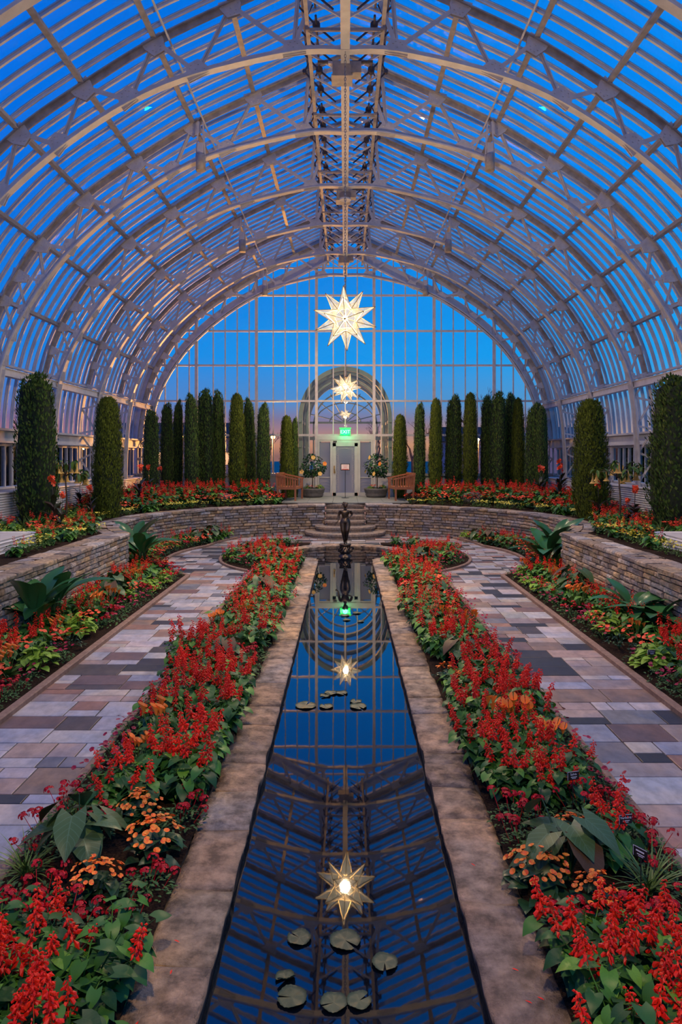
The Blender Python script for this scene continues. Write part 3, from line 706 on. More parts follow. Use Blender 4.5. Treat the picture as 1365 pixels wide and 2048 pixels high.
def split(x0, y0, x1, y1, mx=0.62, my=0.42):
    w, h = x1-x0, y1-y0
    if (w <= mx and h <= my and (R.random() < 0.8 or w*h < 0.07)) or (w < 0.34 and h < 0.30): paver(x0, y0, x1, y1); return
    if (w/mx > h/my and w > 0.34) or h < 0.24:
        c = x0+w*R.uniform(0.32, 0.68); split(x0, y0, c, y1, mx, my); split(c, y0, x1, y1, mx, my)
    else:
        c = y0+h*R.uniform(0.3, 0.7); split(x0, y0, x1, c, mx, my); split(x0, c, x1, y1, mx, my)
for s in (-1, 1):
    y = -1.0
    while y < 14.4:
        h = R.uniform(0.6, 1.3)
        a, c = (2.0, 3.3) if s > 0 else (-3.3, -2.0)
        split(a, y, c, min(14.4, y+h), 0.74, 0.46); y += h
y = 14.4
while y < 23.6:
    h = R.uniform(0.6, 1.1); x = -5.4
    while x < 5.4:
        w = R.uniform(0.9, 1.7); split(x, y, min(5.4, x+w), y+h, 0.7, 0.36); x += w
    y += h
struct(b.build('floor_paving', M['paver'], fl))
# ground of the terrace level (under the raised beds)
def wall_x(y):
    """half-width of the sunken area at depth y"""
    d = y-CY
    if y < 14.6: return 4.43
    if abs(d) < 5.35: return sqrt(5.35**2-d*d)
    return 0.0
def terz(x, y):
    if y < 19: return 0.93
    dd = sqrt(x*x+(y-CY)**2)-6.1
    k = max(0.0, min(1.0, dd/1.4))*min(1.0, (y-19)/1.5)*max(0.0, min(1.0, (abs(x)-2.3)/0.5))
    return 0.93+0.26*k
b = MB(); y = -2.0
while y < 28.0:
    y2 = min(28.0, y+0.2)
    for s in (-1, 1):
        a, c = wall_x(y)+0.12, wall_x(y2)+0.12
        if wall_x(y) == 0: a = 0.0
        if wall_x(y2) == 0: c = 0.0
        if a < 0.66 and y < 23.7: a = 0.66
        if c < 0.66 and y2 < 23.7: c = 0.66
        n = 22
        for i in range(n):
            f0, f1 = i/n, (i+1)/n
            q = [(s*(a+(8.3-a)*f0), y), (s*(a+(8.3-a)*f1), y), (s*(c+(8.3-c)*f1), y2), (s*(c+(8.3-c)*f0), y2)]
            vs = [(px_, py_, terz(px_, py_)+0.02*noise.noise(Vector((px_*3, py_*3, 0)))) for px_, py_ in q]
            b.add(vs, [(0, 1, 2, 3) if s > 0 else (3, 2, 1, 0)])
    y = y2
o = b.build('terrace_soil', M['soil']); tag(o, 'dark mulch of the raised beds behind the stone wall', 'soil', kind='stuff')
b = MB()
for i in range(5):
    for j in range(6):
        b.box((-1.72+i*0.86, 24.05+j*0.66, 0.93), (0.85, 0.65, 0.06))
struct(b.build('floor_terrace', M['terrace']))
# ------------------------------------------------------------------ stone walls
def stonecol():
    k = R.random()
    base = (0.36, 0.30, 0.24) if k < 0.4 else (0.30, 0.27, 0.26) if k < 0.65 else (0.42, 0.33, 0.22) if k < 0.85 else (0.44, 0.42, 0.40)
    f = R.uniform(0.85, 1.45); return tuple(min(.75, c*f) for c in base)
def stone(b, P, T, N, L_, Dp, H, z, col):
    """P centre of front face at base, T along, N outward"""
    j = lambda a: R.uniform(-a, a)
    up = Vector((0, 0, 1)); vs = []
    for k, (dn, ins) in enumerate(((-Dp, 0.0), (-0.03, 0.0), (-0.008+j(0.006), 0.010), (j(0.008), 0.026))):
        for u, w in ((-1, 0), (0, 0), (1, 0), (1, 1), (0, 1), (-1, 1)):
            uu = u*(L_/2-ins) + j(0.006); ww = (ins*0.8 if w == 0 else H-ins*0.8)+j(0.005)
            vs.append(P + T*uu + N*(dn+j(0.004)) + up*(z+ww))
    fs = []
    for k in range(3):
        for i in range(6): fs.append((k*6+i, k*6+(i+1) % 6, (k+1)*6+(i+1) % 6, (k+1)*6+i))
    fs += [(18, 19, 22, 23), (19, 20, 21, 22), (5, 4, 3, 2, 1, 0)]
    b.add(vs, fs, col=col)
def walk_path(kind, s):
    """returns length and function s->(P,T,N); N faces the sunken garden"""
    if kind == 'straight':
        return 16.4, lambda t: (Vector((s*4.43, -1.8+t, 0)), Vector((0, 1, 0)), Vector((-s, 0, 0)))
    a0 = atan2(-3.0, 4.43); a1 = math.acos(0.66/5.35)
    def fn(t):
        a = a0+t/5.35; return Vector((s*5.35*cos(a), CY+5.35*sin(a), 0)), Vector((-s*sin(a), cos(a), 0)), Vector((-s*cos(a), -sin(a), 0))
    return 5.35*(a1-a0), fn
for s, sd in ((-1, 'left'), (1, 'right')):
    b = MB(); cap = MB()
    for kind in ('straight', 'arc'):
        Lt, fn = walk_path(kind, s)
        z = 0.0; nc = 10
        for c in range(nc):
            h = 0.087; t = -R.uniform(0, 0.3)
            while t < Lt:
                l = R.uniform(0.16, 0.46); e = min(t+l, Lt)
                t_ = max(t, 0)
                if e-t_ > 0.04 and (kind == 'arc' or e > 4):
                    P, T, N = fn((t_+e)/2); stone(b, P+N*R.uniform(-0.02, 0.02), T, N, e-t_-0.008, 0.16, h-0.008, z, stonecol())
                t += l
            z += h
        n = int(Lt/0.3)
        vs = []
        for i in range(n+1):
            P, T, N = fn(Lt*i/n)
            vs += [P-N*0.06, P-N*0.06+Vector((0, 0, .87)), P-N*0.38+Vector((0, 0, .87)), P-N*0.38]
        b.add(vs, [(4*i+j, 4*i+4+j, 4*i+5+j, 4*i+1+j) for i in range(n) for j in range(3)], col=(0.05, 0.045, 0.04))
        for row in range(2):
            t = -R.uniform(0, 0.2)
            while t < Lt:
                l = R.uniform(0.28, 0.62); t_ = max(0, t); e = min(t+l, Lt)
                if e-t_ > 0.05 and (kind == 'arc' or e > 4):
                    P, T, N = fn((t_+e)/2)
                    P = P+N*(0.03+R.uniform(-0.015, 0.015)) if row == 0 else P-N*0.235
                    stone(cap, P, T, N, (e-t_)*(1.0 if row == 0 else 0.94)-0.006, 0.26, 0.075+R.uniform(-.006, .006), 0.865, tuple(q*0.9 for q in stonecol()))
                t += l
    # pillar faces beside the steps
    for c in range(10):
        y = 22.95
        while y < 23.9:
            l = R.uniform(0.2, 0.4); stone(b, Vector((s*0.68, y+l/2, 0)), Vector((0, 1, 0)), Vector((-s, 0, 0)), l-0.008, 0.3, 0.08, c*0.087, stonecol()); y += l
    # terrace lip between the wall and the planters
    y = 23.0
    while y < 24.0:
        stone(cap, Vector((s*0.66, y+0.2, 0)), Vector((0, 1, 0)), Vector((-s, 0, 0)), 0.39, 0.9, 0.075, 0.865, stonecol()); y += 0.4
    w = b.build('stone_wall', M['ledge']); tag(w, 'dry-stacked limestone retaining wall curving along the %s side of the sunken garden' % sd, 'stone wall')
    cap.build('capstones', M['ledge'], w)
# steps
def dstep(b, hw, yf, yb, z0, z1, n=18, rnd=True):
    pts = []
    if rnd:
        for i in range(n+1):
            a = pi*i/n; pts.append((hw*cos(a)+R.uniform(-.008, .008), yb-(yb-yf)*sin(a)**0.8))
    else: pts = [(hw, yf), (hw*.3, yf-.02), (-hw*.3, yf-.02), (-hw, yf)]
    if rnd: pass
    pts = pts+[(-hw, yb+0.3), (hw, yb+0.3)]
    k = len(pts); zt = z1
    vs = []
    for (z, o) in ((z0, 0.03), (z1-0.07, 0.03), (z1-0.07, 0.0), (z1-0.01, 0.0), (z1, 0.012)):
        for x, y in pts: vs.append((x*(1-o/hw), y+o if y < yb else y, z))
    fs = [(r*k+i, r*k+(i+1) % k, (r+1)*k+(i+1) % k, (r+1)*k+i) for r in range(4) for i in range(k)]
    fs.append(tuple(4*k+i for i in range(k))); b.add(vs, fs, col=(0.34, 0.29, 0.24))
t = empty('stone_steps', (0, 0, 0)); tag(t, 'flight of rounded stone steps up through the wall to the glass door', 'steps')
for i, (hw, yf, yb, rd) in enumerate([(1.30, 21.35, 22.85, 1), (0.98, 21.9, 22.85, 1), (0.67, 22.45, 22.9, 1), (0.66, 22.95, 23.2, 0), (0.66, 23.3, 23.5, 0), (0.66, 23.65, 24.1, 0)]):
    b = MB(); dstep(b, hw, yf, yb, 0.15*i if i else 0.0, 0.15*(i+1), rnd=rd); b.build('step', M['ledge'], t)
# ------------------------------------------------------------------ pool, coping
b = MB()
pts = [(0.655, -1.5)]
a0 = math.asin(0.655/1.38)
pts = [(-0.655, -1.5), (0.655, -1.5)]+[(1.38*sin(a), 18.4-1.38*cos(a)) for a in [a0+(2*pi-2*a0)*i/48 for i in range(49)]]
o = MB(); o.add([(x*1.03, y if y < 0 else 18.4+(y-18.4)*1.03, -0.05) for x, y in pts], [tuple(range(len(pts)))])
w = o.build('pool_water', M['water']); tag(w, 'still dark reflecting water of the long pool', 'water', kind='stuff')
o = MB(); k = len(pts); vs = [(x, y, -0.6) for x, y in pts]+[(x, y, 0.02) for x, y in pts]
o.add(vs, [(i, (i+1) % k, k+(i+1) % k, k+i) for i in range(k)]+[tuple(range(k-1, -1, -1))]); struct(o.build('floor_pool', M['pool']))
b = MB()
def copcol():
    base = R.choice([(0.52, 0.37, 0.24), (0.42, 0.31, 0.22), (0.56, 0.41, 0.26), (0.46, 0.38, 0.31)]); f = R.uniform(0.85, 1.1)
    return tuple(c*f for c in base)
def cop(b, f, s0, s1, w0, w1, nu=5):
    """f(s,w)->point ; slab from s0..s1, w0 (pool side)..w1"""
    ns = max(3, int(abs(s1-s0)/0.07)); g = 0.004; col = copcol(); zz = R.uniform(-0.005, 0.006); sk = R.uniform(-.06, .06)
    rows = []
    for i in range(ns+1):
        s_ = s0+g+(s1-s0-2*g)*i/ns
        e0 = w0+0.02*noise.noise(Vector((s_*3.1, 5, 0)))+0.010*noise.noise(Vector((s_*13, 9, 0))); e1 = w1+0.07*noise.noise(Vector((s_*2.3, 1.7, w1)))+0.012*noise.noise(Vector((s_*11, 3, w1)))
        row = []
        for j in range(nu+1):
            w_ = e0+(e1-e0)*j/nu; x, y = f(s_+sk*(j/nu-.5), w_)
            ed = -0.008 if j in (0, nu) or i in (0, ns) else 0
            row.append((x, y, 0.034+zz+ed+0.008*noise.noise(Vector((x*4, y*4, 2)))+0.003*noise.noise(Vector((x*15, y*15, 4)))))
        x, y = f(s_, e0); x2, y2 = f(s_, e1)
        x0, y0 = f(s_, e0+0.012)
        row = [(x0, y0, -0.12), (x0, y0, -0.03), (x, y, 0.0)]+row+[(x2, y2, -0.03)]
        rows.append(row)
    k = len(rows[0]); vs = [p for r in rows for p in r]
    b.add(vs, [(i*k+j, i*k+j+1, (i+1)*k+j+1, (i+1)*k+j) for i in range(ns) for j in range(k-1)]+[tuple(range(k-1, -1, -1)), tuple(ns*k+j for j in range(k))], col=col)
for s in (-1, 1):
    y = -0.8
    while y < 17.15:
        l = R.uniform(0.42, 0.95); e = y+l
        if 17.15-e < 0.3: e = 17.15
        cop(b, lambda a, w, s=s: (s*w, a), y, e, 0.648, 1.0); y = e
a = a0+0.02
while a < 2*pi-a0-0.05:
    l = R.uniform(0.3, 0.45); e = min(a+l, 2*pi-a0-0.02)
    cop(b, lambda q, w: (w*sin(q), 18.4-w*cos(q)), a, e, 1.36, 1.78, 5); a = e
cp = b.build('pool_coping', M['coping'], None, True); tag(cp, 'rough tan stone coping around the long pool and its round end', 'coping', kind='structure')
for i, (x, y) in enumerate([(-0.87, 3.62), (-0.83, 3.38), (-0.95, 3.5), (0.80, 3.42), (0.84, 3.2), (0.9, 3.22), (0.93, 3.0), (0.76, 4.3), (-0.9, 3.1)]):
    m = MB(); m.leaf((0, 0, 0.006), (1, 0, 0.05), (0, 0, 1), 0.035, 0.009, 'oval', 0.3, 0.1); o = m.build('fallen_petal', M['salvia_red'])
    o.location = (x, y, 0.045); o.rotation_euler = (0, 0, R.uniform(0, 6)); tag(o, 'fallen red petal on the %s pool coping near the camera' % ('left' if x < 0 else 'right'), 'petal', 'fallen red petals on the coping')
# ------------------------------------------------------------------ beds: soil + edging
def polyline_curb(name, pts, w, h, lab):
    b = MB(); k = len(pts); vs = []
    for i, (x, y) in enumerate(pts):
        a = Vector(pts[max(0, i-1)]); c = Vector(pts[min(k-1, i+1)]); t = (c-a).normalized(); n = Vector((-t.y, t.x))
        for o, z in ((-w/2, -0.01), (-w/2, h-0.01), (-w/2+0.01, h), (w/2-0.01, h), (w/2, h-0.01), (w/2, -0.01)):
            vs.append((x+n.x*o, y+n.y*o, z))
    b.add(vs, [(i*6+j, i*6+j+1, i*6+7+j, i*6+6+j) for i in range(k-1) for j in range(5)]+[(5, 4, 3, 2, 1, 0), tuple((k-1)*6+j for j in range(6))])
    o = b.build(name, M['brick']); tag(o, lab, 'edging', kind='structure'); return o
def soil_fill(poly_rows, lab):
    """poly_rows: list of (y, x0, x1)"""
    b = MB(); n = 8
    for (y, a, c) in poly_rows:
        for i in range(n+1):
            x = a+(c-a)*i/n; b.v.append((x, y, 0.045+0.015*noise.noise(Vector((x*5, y*5, 3))))); b.uv.append((.5, .5))
    for r in range(len(poly_rows)-1):
        for i in range(n): b.f.append((r*(n+1)+i, r*(n+1)+i+1, (r+1)*(n+1)+i+1, (r+1)*(n+1)+i))
    o = b.build('bed_soil', M['soil'], None, True); tag(o, lab, 'soil', kind='stuff'); return o
for s, sd in ((-1, 'left'), (1, 'right')):
    yj = CY-sqrt(3.05**2-2.03**2)
    pts = [(s*2.03, -1+i*0.5) for i in range(int((yj+1)/0.5)+1)]+[(s*2.03, yj)]
    a0_ = atan2(yj-CY, 2.03)
    for i in range(1, 25):
        a = a0_+(1.15-a0_)*i/24; pts.append((s*3.05*cos(a), CY+3.05*sin(a)))
    polyline_curb('bed_edging', pts, 0.07, 0.055, 'tan stone edging of the %s poolside bed' % sd)
    rows = []
    y = -1.0
    while y < 20.4:
        x1 = 2.0 if y < yj else sqrt(max(0.0, 3.0**2-(y-CY)**2)); d = y-18.4
        x0 = 0.99
        if abs(d) < 1.76: x0 = max(x0, sqrt(1.76**2-d*d))
        if x1 > x0+0.02: rows.append((y, s*x0, s*x1))
        y += 0.15
    soil_fill(rows, 'dark mulch of the %s poolside bed' % sd)
    yk = CY-sqrt(4.33**2-3.26**2)
    pts = [(s*3.26, -1+i*0.5) for i in range(int((yk+1)/0.5)+1)]+[(s*3.26, yk)]
    pts2 = []
    a0_ = atan2(yk-CY, 3.26)
    for i in range(0, 30):
        a = a0_+(0.88-a0_)*i/29; rr = 4.33 + max(0, (a-0.5))*2.2; pts2.append((s*min(rr, 5.3)*cos(a), CY+min(rr, 5.3)*sin(a)))
    pts = pts+pts2[1:]
    polyline_curb('bed_edging', pts, 0.09, 0.06, 'tan stone edging of the %s bed along the stone wall' % sd)
    rows = []; y = -1.0
    while y < yk: rows.append((y, s*3.28, s*(wall_x(y)+0.02))); y += 0.25
    while y < CY+4.0:
        dy = y-CY; a = math.asin(max(-1, min(1, dy/4.33))); rr = 4.33+max(0, a-0.5)*2.2; x0 = sqrt(max(0.01, rr*rr-dy*dy)); x1 = wall_x(y)
        if x1 > x0: rows.append((y, s*x0, s*(x1+0.02)))
        y += 0.15
    soil_fill(rows, 'dark mulch of the %s bed below the stone wall' % sd)
# ------------------------------------------------------------------ plants
def rnd_dir(el0, el1, az=None, rr=R):
    a = rr.uniform(0, 2*pi) if az is None else az; e = rr.uniform(el0, el1); return Vector((cos(a)*cos(e), sin(a)*cos(e), sin(e)))
def spike(b, p, d, L_, n, sz):
    """salvia flower spike: tubular florets round a stem"""
    p = Vector(p); d = Vector(d).normalized(); u = d.orthogonal().normalized(); w = d.cross(u)
    for i in range(n):
        t = (i+0.5)/n; a = i*2.4+R.uniform(-.4, .4); r = (0.024*(1-t*0.75)+0.004)*sz/0.024
        c = p+d*(L_*t); o = (u*cos(a)+w*sin(a)); f = (o*1.0+d*R.uniform(-0.5, 0.6)+Vector((0, 0, -0.25))).normalized()
        l = sz*(1.15-0.6*t)*R.uniform(0.8, 1.3); q = f.orthogonal().normalized(); g = f.cross(q); wd = l*0.24
        s0 = c+o*0.003; m_ = c+f*l*0.6; e = c+f*l
        b.add([s0, m_+q*wd, m_+g*wd, m_-q*wd, m_-g*wd, e+Vector((0, 0, -0.15*l))+q*wd*.7, e+Vector((0, 0, -0.15*l))-q*wd*.7], [(0, 1, 2), (0, 2, 3), (0, 3, 4), (0, 4, 1), (1, 5, 2), (2, 5, 6, 3), (3, 6, 4), (4, 6, 5, 1)])
def salvia(variant, near):
    b = MB(); sp = []
    nb = 8 if near else 5
    for k in range(nb):
        az = 2*pi*k/nb+R.uniform(-.3, .3); lean = R.uniform(0.10, 0.5) if k else 0.05; H = R.uniform(0.16, 0.30)
        top = Vector((cos(az)*lean*0.44, sin(az)*lean*0.44, H))
        b.tube([(0, 0, 0), tuple(top*0.5+Vector((0, 0, 0.02))), tuple(top)], [0.005, 0.004, 0.003], 4, False)
        nl = 13 if near else 9
        for i in range(nl):
            t = 0.25+0.75*(i+0.3)/nl; c = top*t; a2 = az+i*1.6+R.uniform(-.4, .4); sz = (R.uniform(0.062, 0.108))*(1 if near else 1.3)
            d = rnd_dir(-0.35, 0.35, a2); st_p = c+d*sz*0.55
            if near: b.tube([c, st_p], 0.0018, 3, False)
            b.leaf(st_p, d+Vector((0, 0, -0.25)), (0, 0, 1), sz, sz*0.92, 'heart', 0.18, R.uniform(0.3, 0.6), 5 if near else 3)
        if R.random() < (0.42 if near else 0.62): sp.append((top, Vector((cos(az)*lean*0.8, sin(az)*lean*0.8, 1)).normalized()))
    root = b.build('salvia_plant', M['salvia_leaf'], None, True)
    if near:
        for (p, d) in sp:
            m = MB(); Ls = R.uniform(0.12, 0.19); m.tube([p, p+d*Ls], 0.0022, 4, False); spike(m, p+d*0.02, d, Ls, R.randint(24, 34), 0.034); m.build('flower_spike', M['salvia_red'], root)
            if R.random() < 0.25:
                d2 = (d+rnd_dir(0, 0.4)*0.5).normalized(); m = MB(); m.tube([p, p+d2*Ls*.7], 0.002, 4, False); spike(m, p+d2*0.02, d2, Ls*0.75, R.randint(16, 24), 0.028); m.build('flower_spike', M['salvia_red'], root)
    else:
        m = MB()
        for (p, d) in sp:
            q = p+Vector((R.uniform(-.05, .05), R.uniform(-.05, .05), R.uniform(-.04, .02))); spike(m, q, (d+rnd_dir(0, .5)*.2).normalized(), R.uniform(0.13, 0.2), 17, 0.036)
        m.build('flower_spikes', M['salvia_red'], root)
    return root
def mound(n, rad, h, lsz, shape, droop=0.4, aspect=0.7, rows=4):
    b = MB()
    for i in range(n):
        a = R.uniform(0, 2*pi); r = rad*sqrt(R.random()); z = h*(1-(r/rad)**2*0.6)*R.uniform(0.45, 1)
        p = Vector((r*cos(a), r*sin(a), z)); d = rnd_dir(-0.2, 0.6, a+R.uniform(-.8, .8)); s_ = lsz*R.uniform(0.7, 1.25)
        b.leaf(p-d*s_*0.5, d, (cos(a)*.3, sin(a)*.3, 1), s_, s_*aspect, shape, 0.2, droop, rows)
    for i in range(6):
        a = i; b.tube([(0, 0, 0), (cos(a)*rad*.4, sin(a)*rad*.4, h*.8)], 0.004, 4, False)
    return b
def florets(b, c, rad, n, sz, flat=0.6):
    for i in range(n):
        d = rnd_dir(-0.1, pi/2); p = Vector(c)+Vector((d.x*rad, d.y*rad, d.z*rad*flat)); q = d.orthogonal().normalized(); w = d.cross(q)
        vs = [p+d*0.002]
        for k in range(5):
            a = 2*pi*k/5; vs.append(p+(q*cos(a)+w*sin(a))*sz+d*0.003)
        b.add(vs, [(0, 1, 2), (0, 2, 3), (0, 3, 4), (0, 4, 5), (0, 5, 1)])
def cup(b, c, d, r, n=6, col=None, depth=0.6):
    """open round bloom"""
    d = Vector(d).normalized(); q = d.orthogonal().normalized(); w = d.cross(q); c = Vector(c)
    for k in range(n):
        a = 2*pi*k/n; o = q*cos(a)+w*sin(a); b.leaf(c, o+d*depth, d-o*0.5, r, r*1.1, 'petal', 0.15, 0.2, 3)
def verbena(v, near):
    b = mound(150 if near else 60, 0.17, 0.13, 0.034 if near else 0.05, 'oval', 0.3, 0.5, 3)
    root = b.build('verbena_plant', M['verbena_leaf'])
    k = 7 if near else 8
    for i in range(k if near else 1):
        m = MB()
        for q in range(1 if near else k):
            a = R.uniform(0, 6.28); r = R.uniform(0.02, 0.18); c = (r*cos(a), r*sin(a), R.uniform(0.13, 0.19))
            if near: m.tube([(c[0]*.6, c[1]*.6, 0.04), c], 0.002, 3, False)
            florets(m, c, 0.030, 26 if near else 10, 0.0095 if near else 0.016)
        m.build('flower_head', M['verbena_red'], root)
    return root
def begonia(v, near):
    b = mound(34, 0.15, 0.16, 0.085, 'heart', 0.4, 0.9, 4); root = b.build('begonia_plant', M['begonia_leaf'], None, True)
    for i in range(3 if near else 1):
        m = MB(); a0_ = R.uniform(0, 6.28)
        for q in range(22 if near else 26):
            a = a0_+R.uniform(-.8, .8) if near else R.uniform(0, 6.28); r = R.uniform(0.02, 0.14); c = Vector((r*cos(a), r*sin(a), 0.21-r*.5+R.uniform(-.025, .03)))
            d = Vector((cos(a)*r*4+R.uniform(-.3, .3), sin(a)*r*4+R.uniform(-.3, .3), 1)); cup(m, c, d, R.uniform(0.014, 0.020), 6, depth=0.9)
        m.build('bloom_cluster', M['begonia_bloom'], root, True)
    return root
def elephant(v, near, k=12):
    root = empty('elephant_ear_plant'); 
    for i in range(k):
        az = 2*pi*i/k+R.uniform(-.4, .4); H = R.uniform(0.16, 0.40); r = R.uniform(0.05, 0.18); p = Vector((cos(az)*r, sin(az)*r, H)); Lf = R.uniform(0.19, 0.28)
        d = Vector((cos(az), sin(az), R.uniform(-1.0, 0.25)))
        m = MB(); m.leaf(p, d, (cos(az)*0.25, sin(az)*.25, 1), Lf, Lf*0.70, 'heart', 0.12, 0.35, 10, 3)
        l = m.build('leaf', M['alocasia'] if i != 5 else M['alocasia_brown'], root, True)
        m = MB(); m.tube([(0, 0, 0), tuple(p*0.5+Vector((0, 0, 0.06))), tuple(p)], [0.008, 0.006, 0.004], 5, False); m.build('stalk', M['begonia_leaf'], l, True)
    return root
def grass(v, near):
    b = MB()
    for i in range(60):
        az = R.uniform(0, 6.28); e = R.uniform(0.7, 1.45); L_ = R.uniform(0.2, 0.36); b.leaf((R.uniform(-.02, .02), R.uniform(-.02, .02), 0), (cos(az)*cos(e), sin(az)*cos(e), sin(e)), (-cos(az)*sin(e), -sin(az)*sin(e), cos(e)), L_, 0.009, 'blade', 0.2, R.uniform(0.3, 0.9), 6)
    return b.build('grass_tuft', M['grassleaf'], None, True)
def calla(v, near):
    b = MB()
    for i in range(16):
        az = R.uniform(0, 6.28); e = R.uniform(0.6, 1.3); b.leaf((0, 0, 0.02), (cos(az)*cos(e), sin(az)*cos(e), sin(e)), (-cos(az), -sin(az), .6), R.uniform(.18, .28), 0.055, 'oval', 0.3, 0.4, 5)
    root = b.build('calla_lily', M['yleaf'], None, True)
    for i in range(7 if near else 6):
        az = R.uniform(0, 6.28); r = R.uniform(.03, .14); p = Vector((cos(az)*r, sin(az)*r, R.uniform(.26, .36)))
        m = MB(); m.tube([(0, 0, 0.02), tuple(p*.6), tuple(p)], 0.004, 5, False); fl_ = m.build('flower_stalk', M['yleaf'], root)
        m = MB(); n = 10; vs = []
        for t_, rr, zz in ((0, .006, 0), (.5, .016, .03), (1, .030, .06)):
            for j in range(n+1):
                a = 2*pi*j/n*0.96; ex = (0.02*cos(a/2)**2 if t_ == 1 else 0); vs.append(p+Vector((rr*cos(a)*(1+ex*20), rr*sin(a), zz+(0.02*cos(a) if t_ == 1 else 0))))
        m.add(vs, [(i_*(n+1)+j, i_*(n+1)+j+1, (i_+1)*(n+1)+j+1, (i_+1)*(n+1)+j) for i_ in range(2) for j in range(n)]); m.build('bloom', M['calla'], fl_, True)
    return root
def petunia(v, near):
    b = mound(70 if near else 45, 0.18, 0.13, 0.04, 'oval', 0.3, 0.6, 3); root = b.build('petunia_plant', M['verbena_leaf'])
    m = MB()
    for i in range(13):
        a = R.uniform(0, 6.28); r = 0.19*sqrt(R.random()); cup(m, (r*cos(a), r*sin(a), R.uniform(.12, .20)), (R.uniform(-.5, .5), R.uniform(-.8, .3), 1), 0.024, 5, depth=0.35)
    m.build('blooms', M['petunia'], root); return root
def coleus(v, near): return mound(90, 0.19, 0.27, 0.10, 'oval', 0.45, 0.62, 5).build('coleus_plant', M['coleus'], None, True)
def impatiens(v, near):
    b = mound(60, 0.17, 0.18, 0.055, 'oval', 0.4, 0.45, 3); root = b.build('impatiens_plant', M['begonia_leaf'])
    m = MB()
    for i in range(18):
        a = R.uniform(0, 6.28); r = 0.17*sqrt(R.random()); cup(m, (r*cos(a), r*sin(a), R.uniform(.17, .25)), (R.uniform(-.5, .5), R.uniform(-.9, .2), 1), 0.027, 5, depth=0.3)
    m.build('blooms', M['impatiens'], root); return root
def yellowp(v, near):
    b = mound(60, 0.18, 0.16, 0.05, 'oval', 0.3, 0.5, 3); root = b.build('yellow_daisy_plant', M['yleaf'])
    m = MB()
    for i in range(34):
        a = R.uniform(0, 6.28); r = 0.19*sqrt(R.random()); cup(m, (r*cos(a), r*sin(a), R.uniform(.15, .21)), (R.uniform(-.5, .5), R.uniform(-.8, .3), 1), 0.019, 5, depth=0.3)
    m.build('blooms', M['yellow'], root); return root
def bigleaf(v, near):
    root = empty('ginger_plant')
    for i in range(10):
        az = 2*pi*i/10+R.uniform(-.3, .3); e = R.uniform(0.5, 1.25); Lf = R.uniform(0.5, 0.75); h = R.uniform(.15, .35)
        m = MB(); p = Vector((cos(az)*.06, sin(az)*.06, h)); m.leaf(p, (cos(az)*cos(e), sin(az)*cos(e), sin(e)), (-cos(az)*sin(e), -sin(az)*sin(e), cos(e)), Lf, Lf*0.36, 'paddle', 0.25, R.uniform(0.4, 0.8), 10, 2)
        l = m.build('leaf', M['bigleaf'], root, True); m = MB(); m.tube([(0, 0, 0), tuple(p)], [.014, .009], 5, False); m.build('stalk', M['begonia_leaf'], l)
    return root
def cannap(v, near):
    b = MB()
    for i in range(9):
        az = i*2.4; e = R.uniform(.7, 1.2); h = 0.05+.04*i; b.leaf((0, 0, h), (cos(az)*cos(e), sin(az)*cos(e), sin(e)), (-cos(az)*sin(e), -sin(az)*sin(e), cos(e)), 0.3, 0.10, 'paddle', .25, .4, 6)
    b.tube([(0, 0, 0), (0.01, 0, .45), (0, 0, .78)], [.010, .007, .004], 6)
    root = b.build('canna_plant', M['darkleaf'], None, True)
    m = MB()
    for i in range(12): cup(m, (R.uniform(-.04, .04), R.uniform(-.04, .04), .74+R.uniform(0, .13)), rnd_dir(-.2, 1.2), 0.05, 3, depth=.5)
    m.build('bloom', M['impatiens'], root, True); return root
KM = {'salvia': salvia, 'verbena': verbena, 'begonia': begonia, 'elephant': elephant, 'grass': grass, 'calla': calla, 'petunia': petunia, 'coleus': coleus, 'impatiens': impatiens, 'yellow': yellowp, 'bigleaf': bigleaf, 'canna': cannap}
DESC = {'salvia': ('scarlet salvia', 'salvia'), 'verbena': ('dark red verbena', 'verbena'), 'begonia': ('orange begonia', 'begonia'), 'elephant': ('big-leaved elephant ear', 'elephant ear'),
        'grass': ('fine grassy tuft', 'grass'), 'calla': ('orange calla lily clump', 'calla lily'), 'petunia': ('wine-red petunia', 'petunia'), 'coleus': ('lime green coleus', 'coleus'), 'impatiens': ('orange-red impatiens', 'impatiens'),
        'yellow': ('yellow bedding plant', 'yellow flowers'), 'bigleaf': ('broad-leaved ginger', 'ginger plant'), 'canna': ('orange-flowered canna', 'canna')}
TEMPL = {}
def template(k, near):
    key = (k, near)
    if key not in TEMPL:
        n = {'salvia': 5 if near else 4, 'verbena': 3, 'elephant': 3}.get(k, 2)
        TEMPL[key] = [[KM[k](i, near), False] for i in range(n)]
    return R.choice(TEMPL[key])
SALV = []
def put(k, x, y, z, where, scale=1.0, near=None, rz=None):
    if near is None: near = y < 9
    if k not in ('salvia', 'verbena', 'begonia', 'petunia'): near = True
    t = template(k, near)
    o = t[0] if not t[1] else copy_tree(t[0])
    t[1] = True
    if k == 'salvia': SALV.append(o)
    o.location = (x, y, z); o.rotation_euler = (R.uniform(-.08, .08), R.uniform(-.08, .08), R.uniform(0, 6.28) if rz is None else rz)
    q = scale*R.uniform(0.88, 1.12); o.scale = (q, q, q*R.uniform(.92, 1.1))
    d, c = DESC[k]; tag(o, '%s %s' % (d, where), c, '%s plants %s' % (c, where))
    return o
def sec_inner(s, y):
    sd = 'left' if s < 0 else 'right'
    if y < 3.9: return 'at the near end of the %s poolside bed' % sd
    if y < 5.4: return 'around the near elephant ear in the %s poolside bed' % sd
    if y < 8.6: return 'in the %s poolside bed beside the far lily pads' % sd
    if y < 12.5: return 'in the middle of the %s poolside bed' % sd
    return 'in the %s poolside bed, on its round far end' % sd
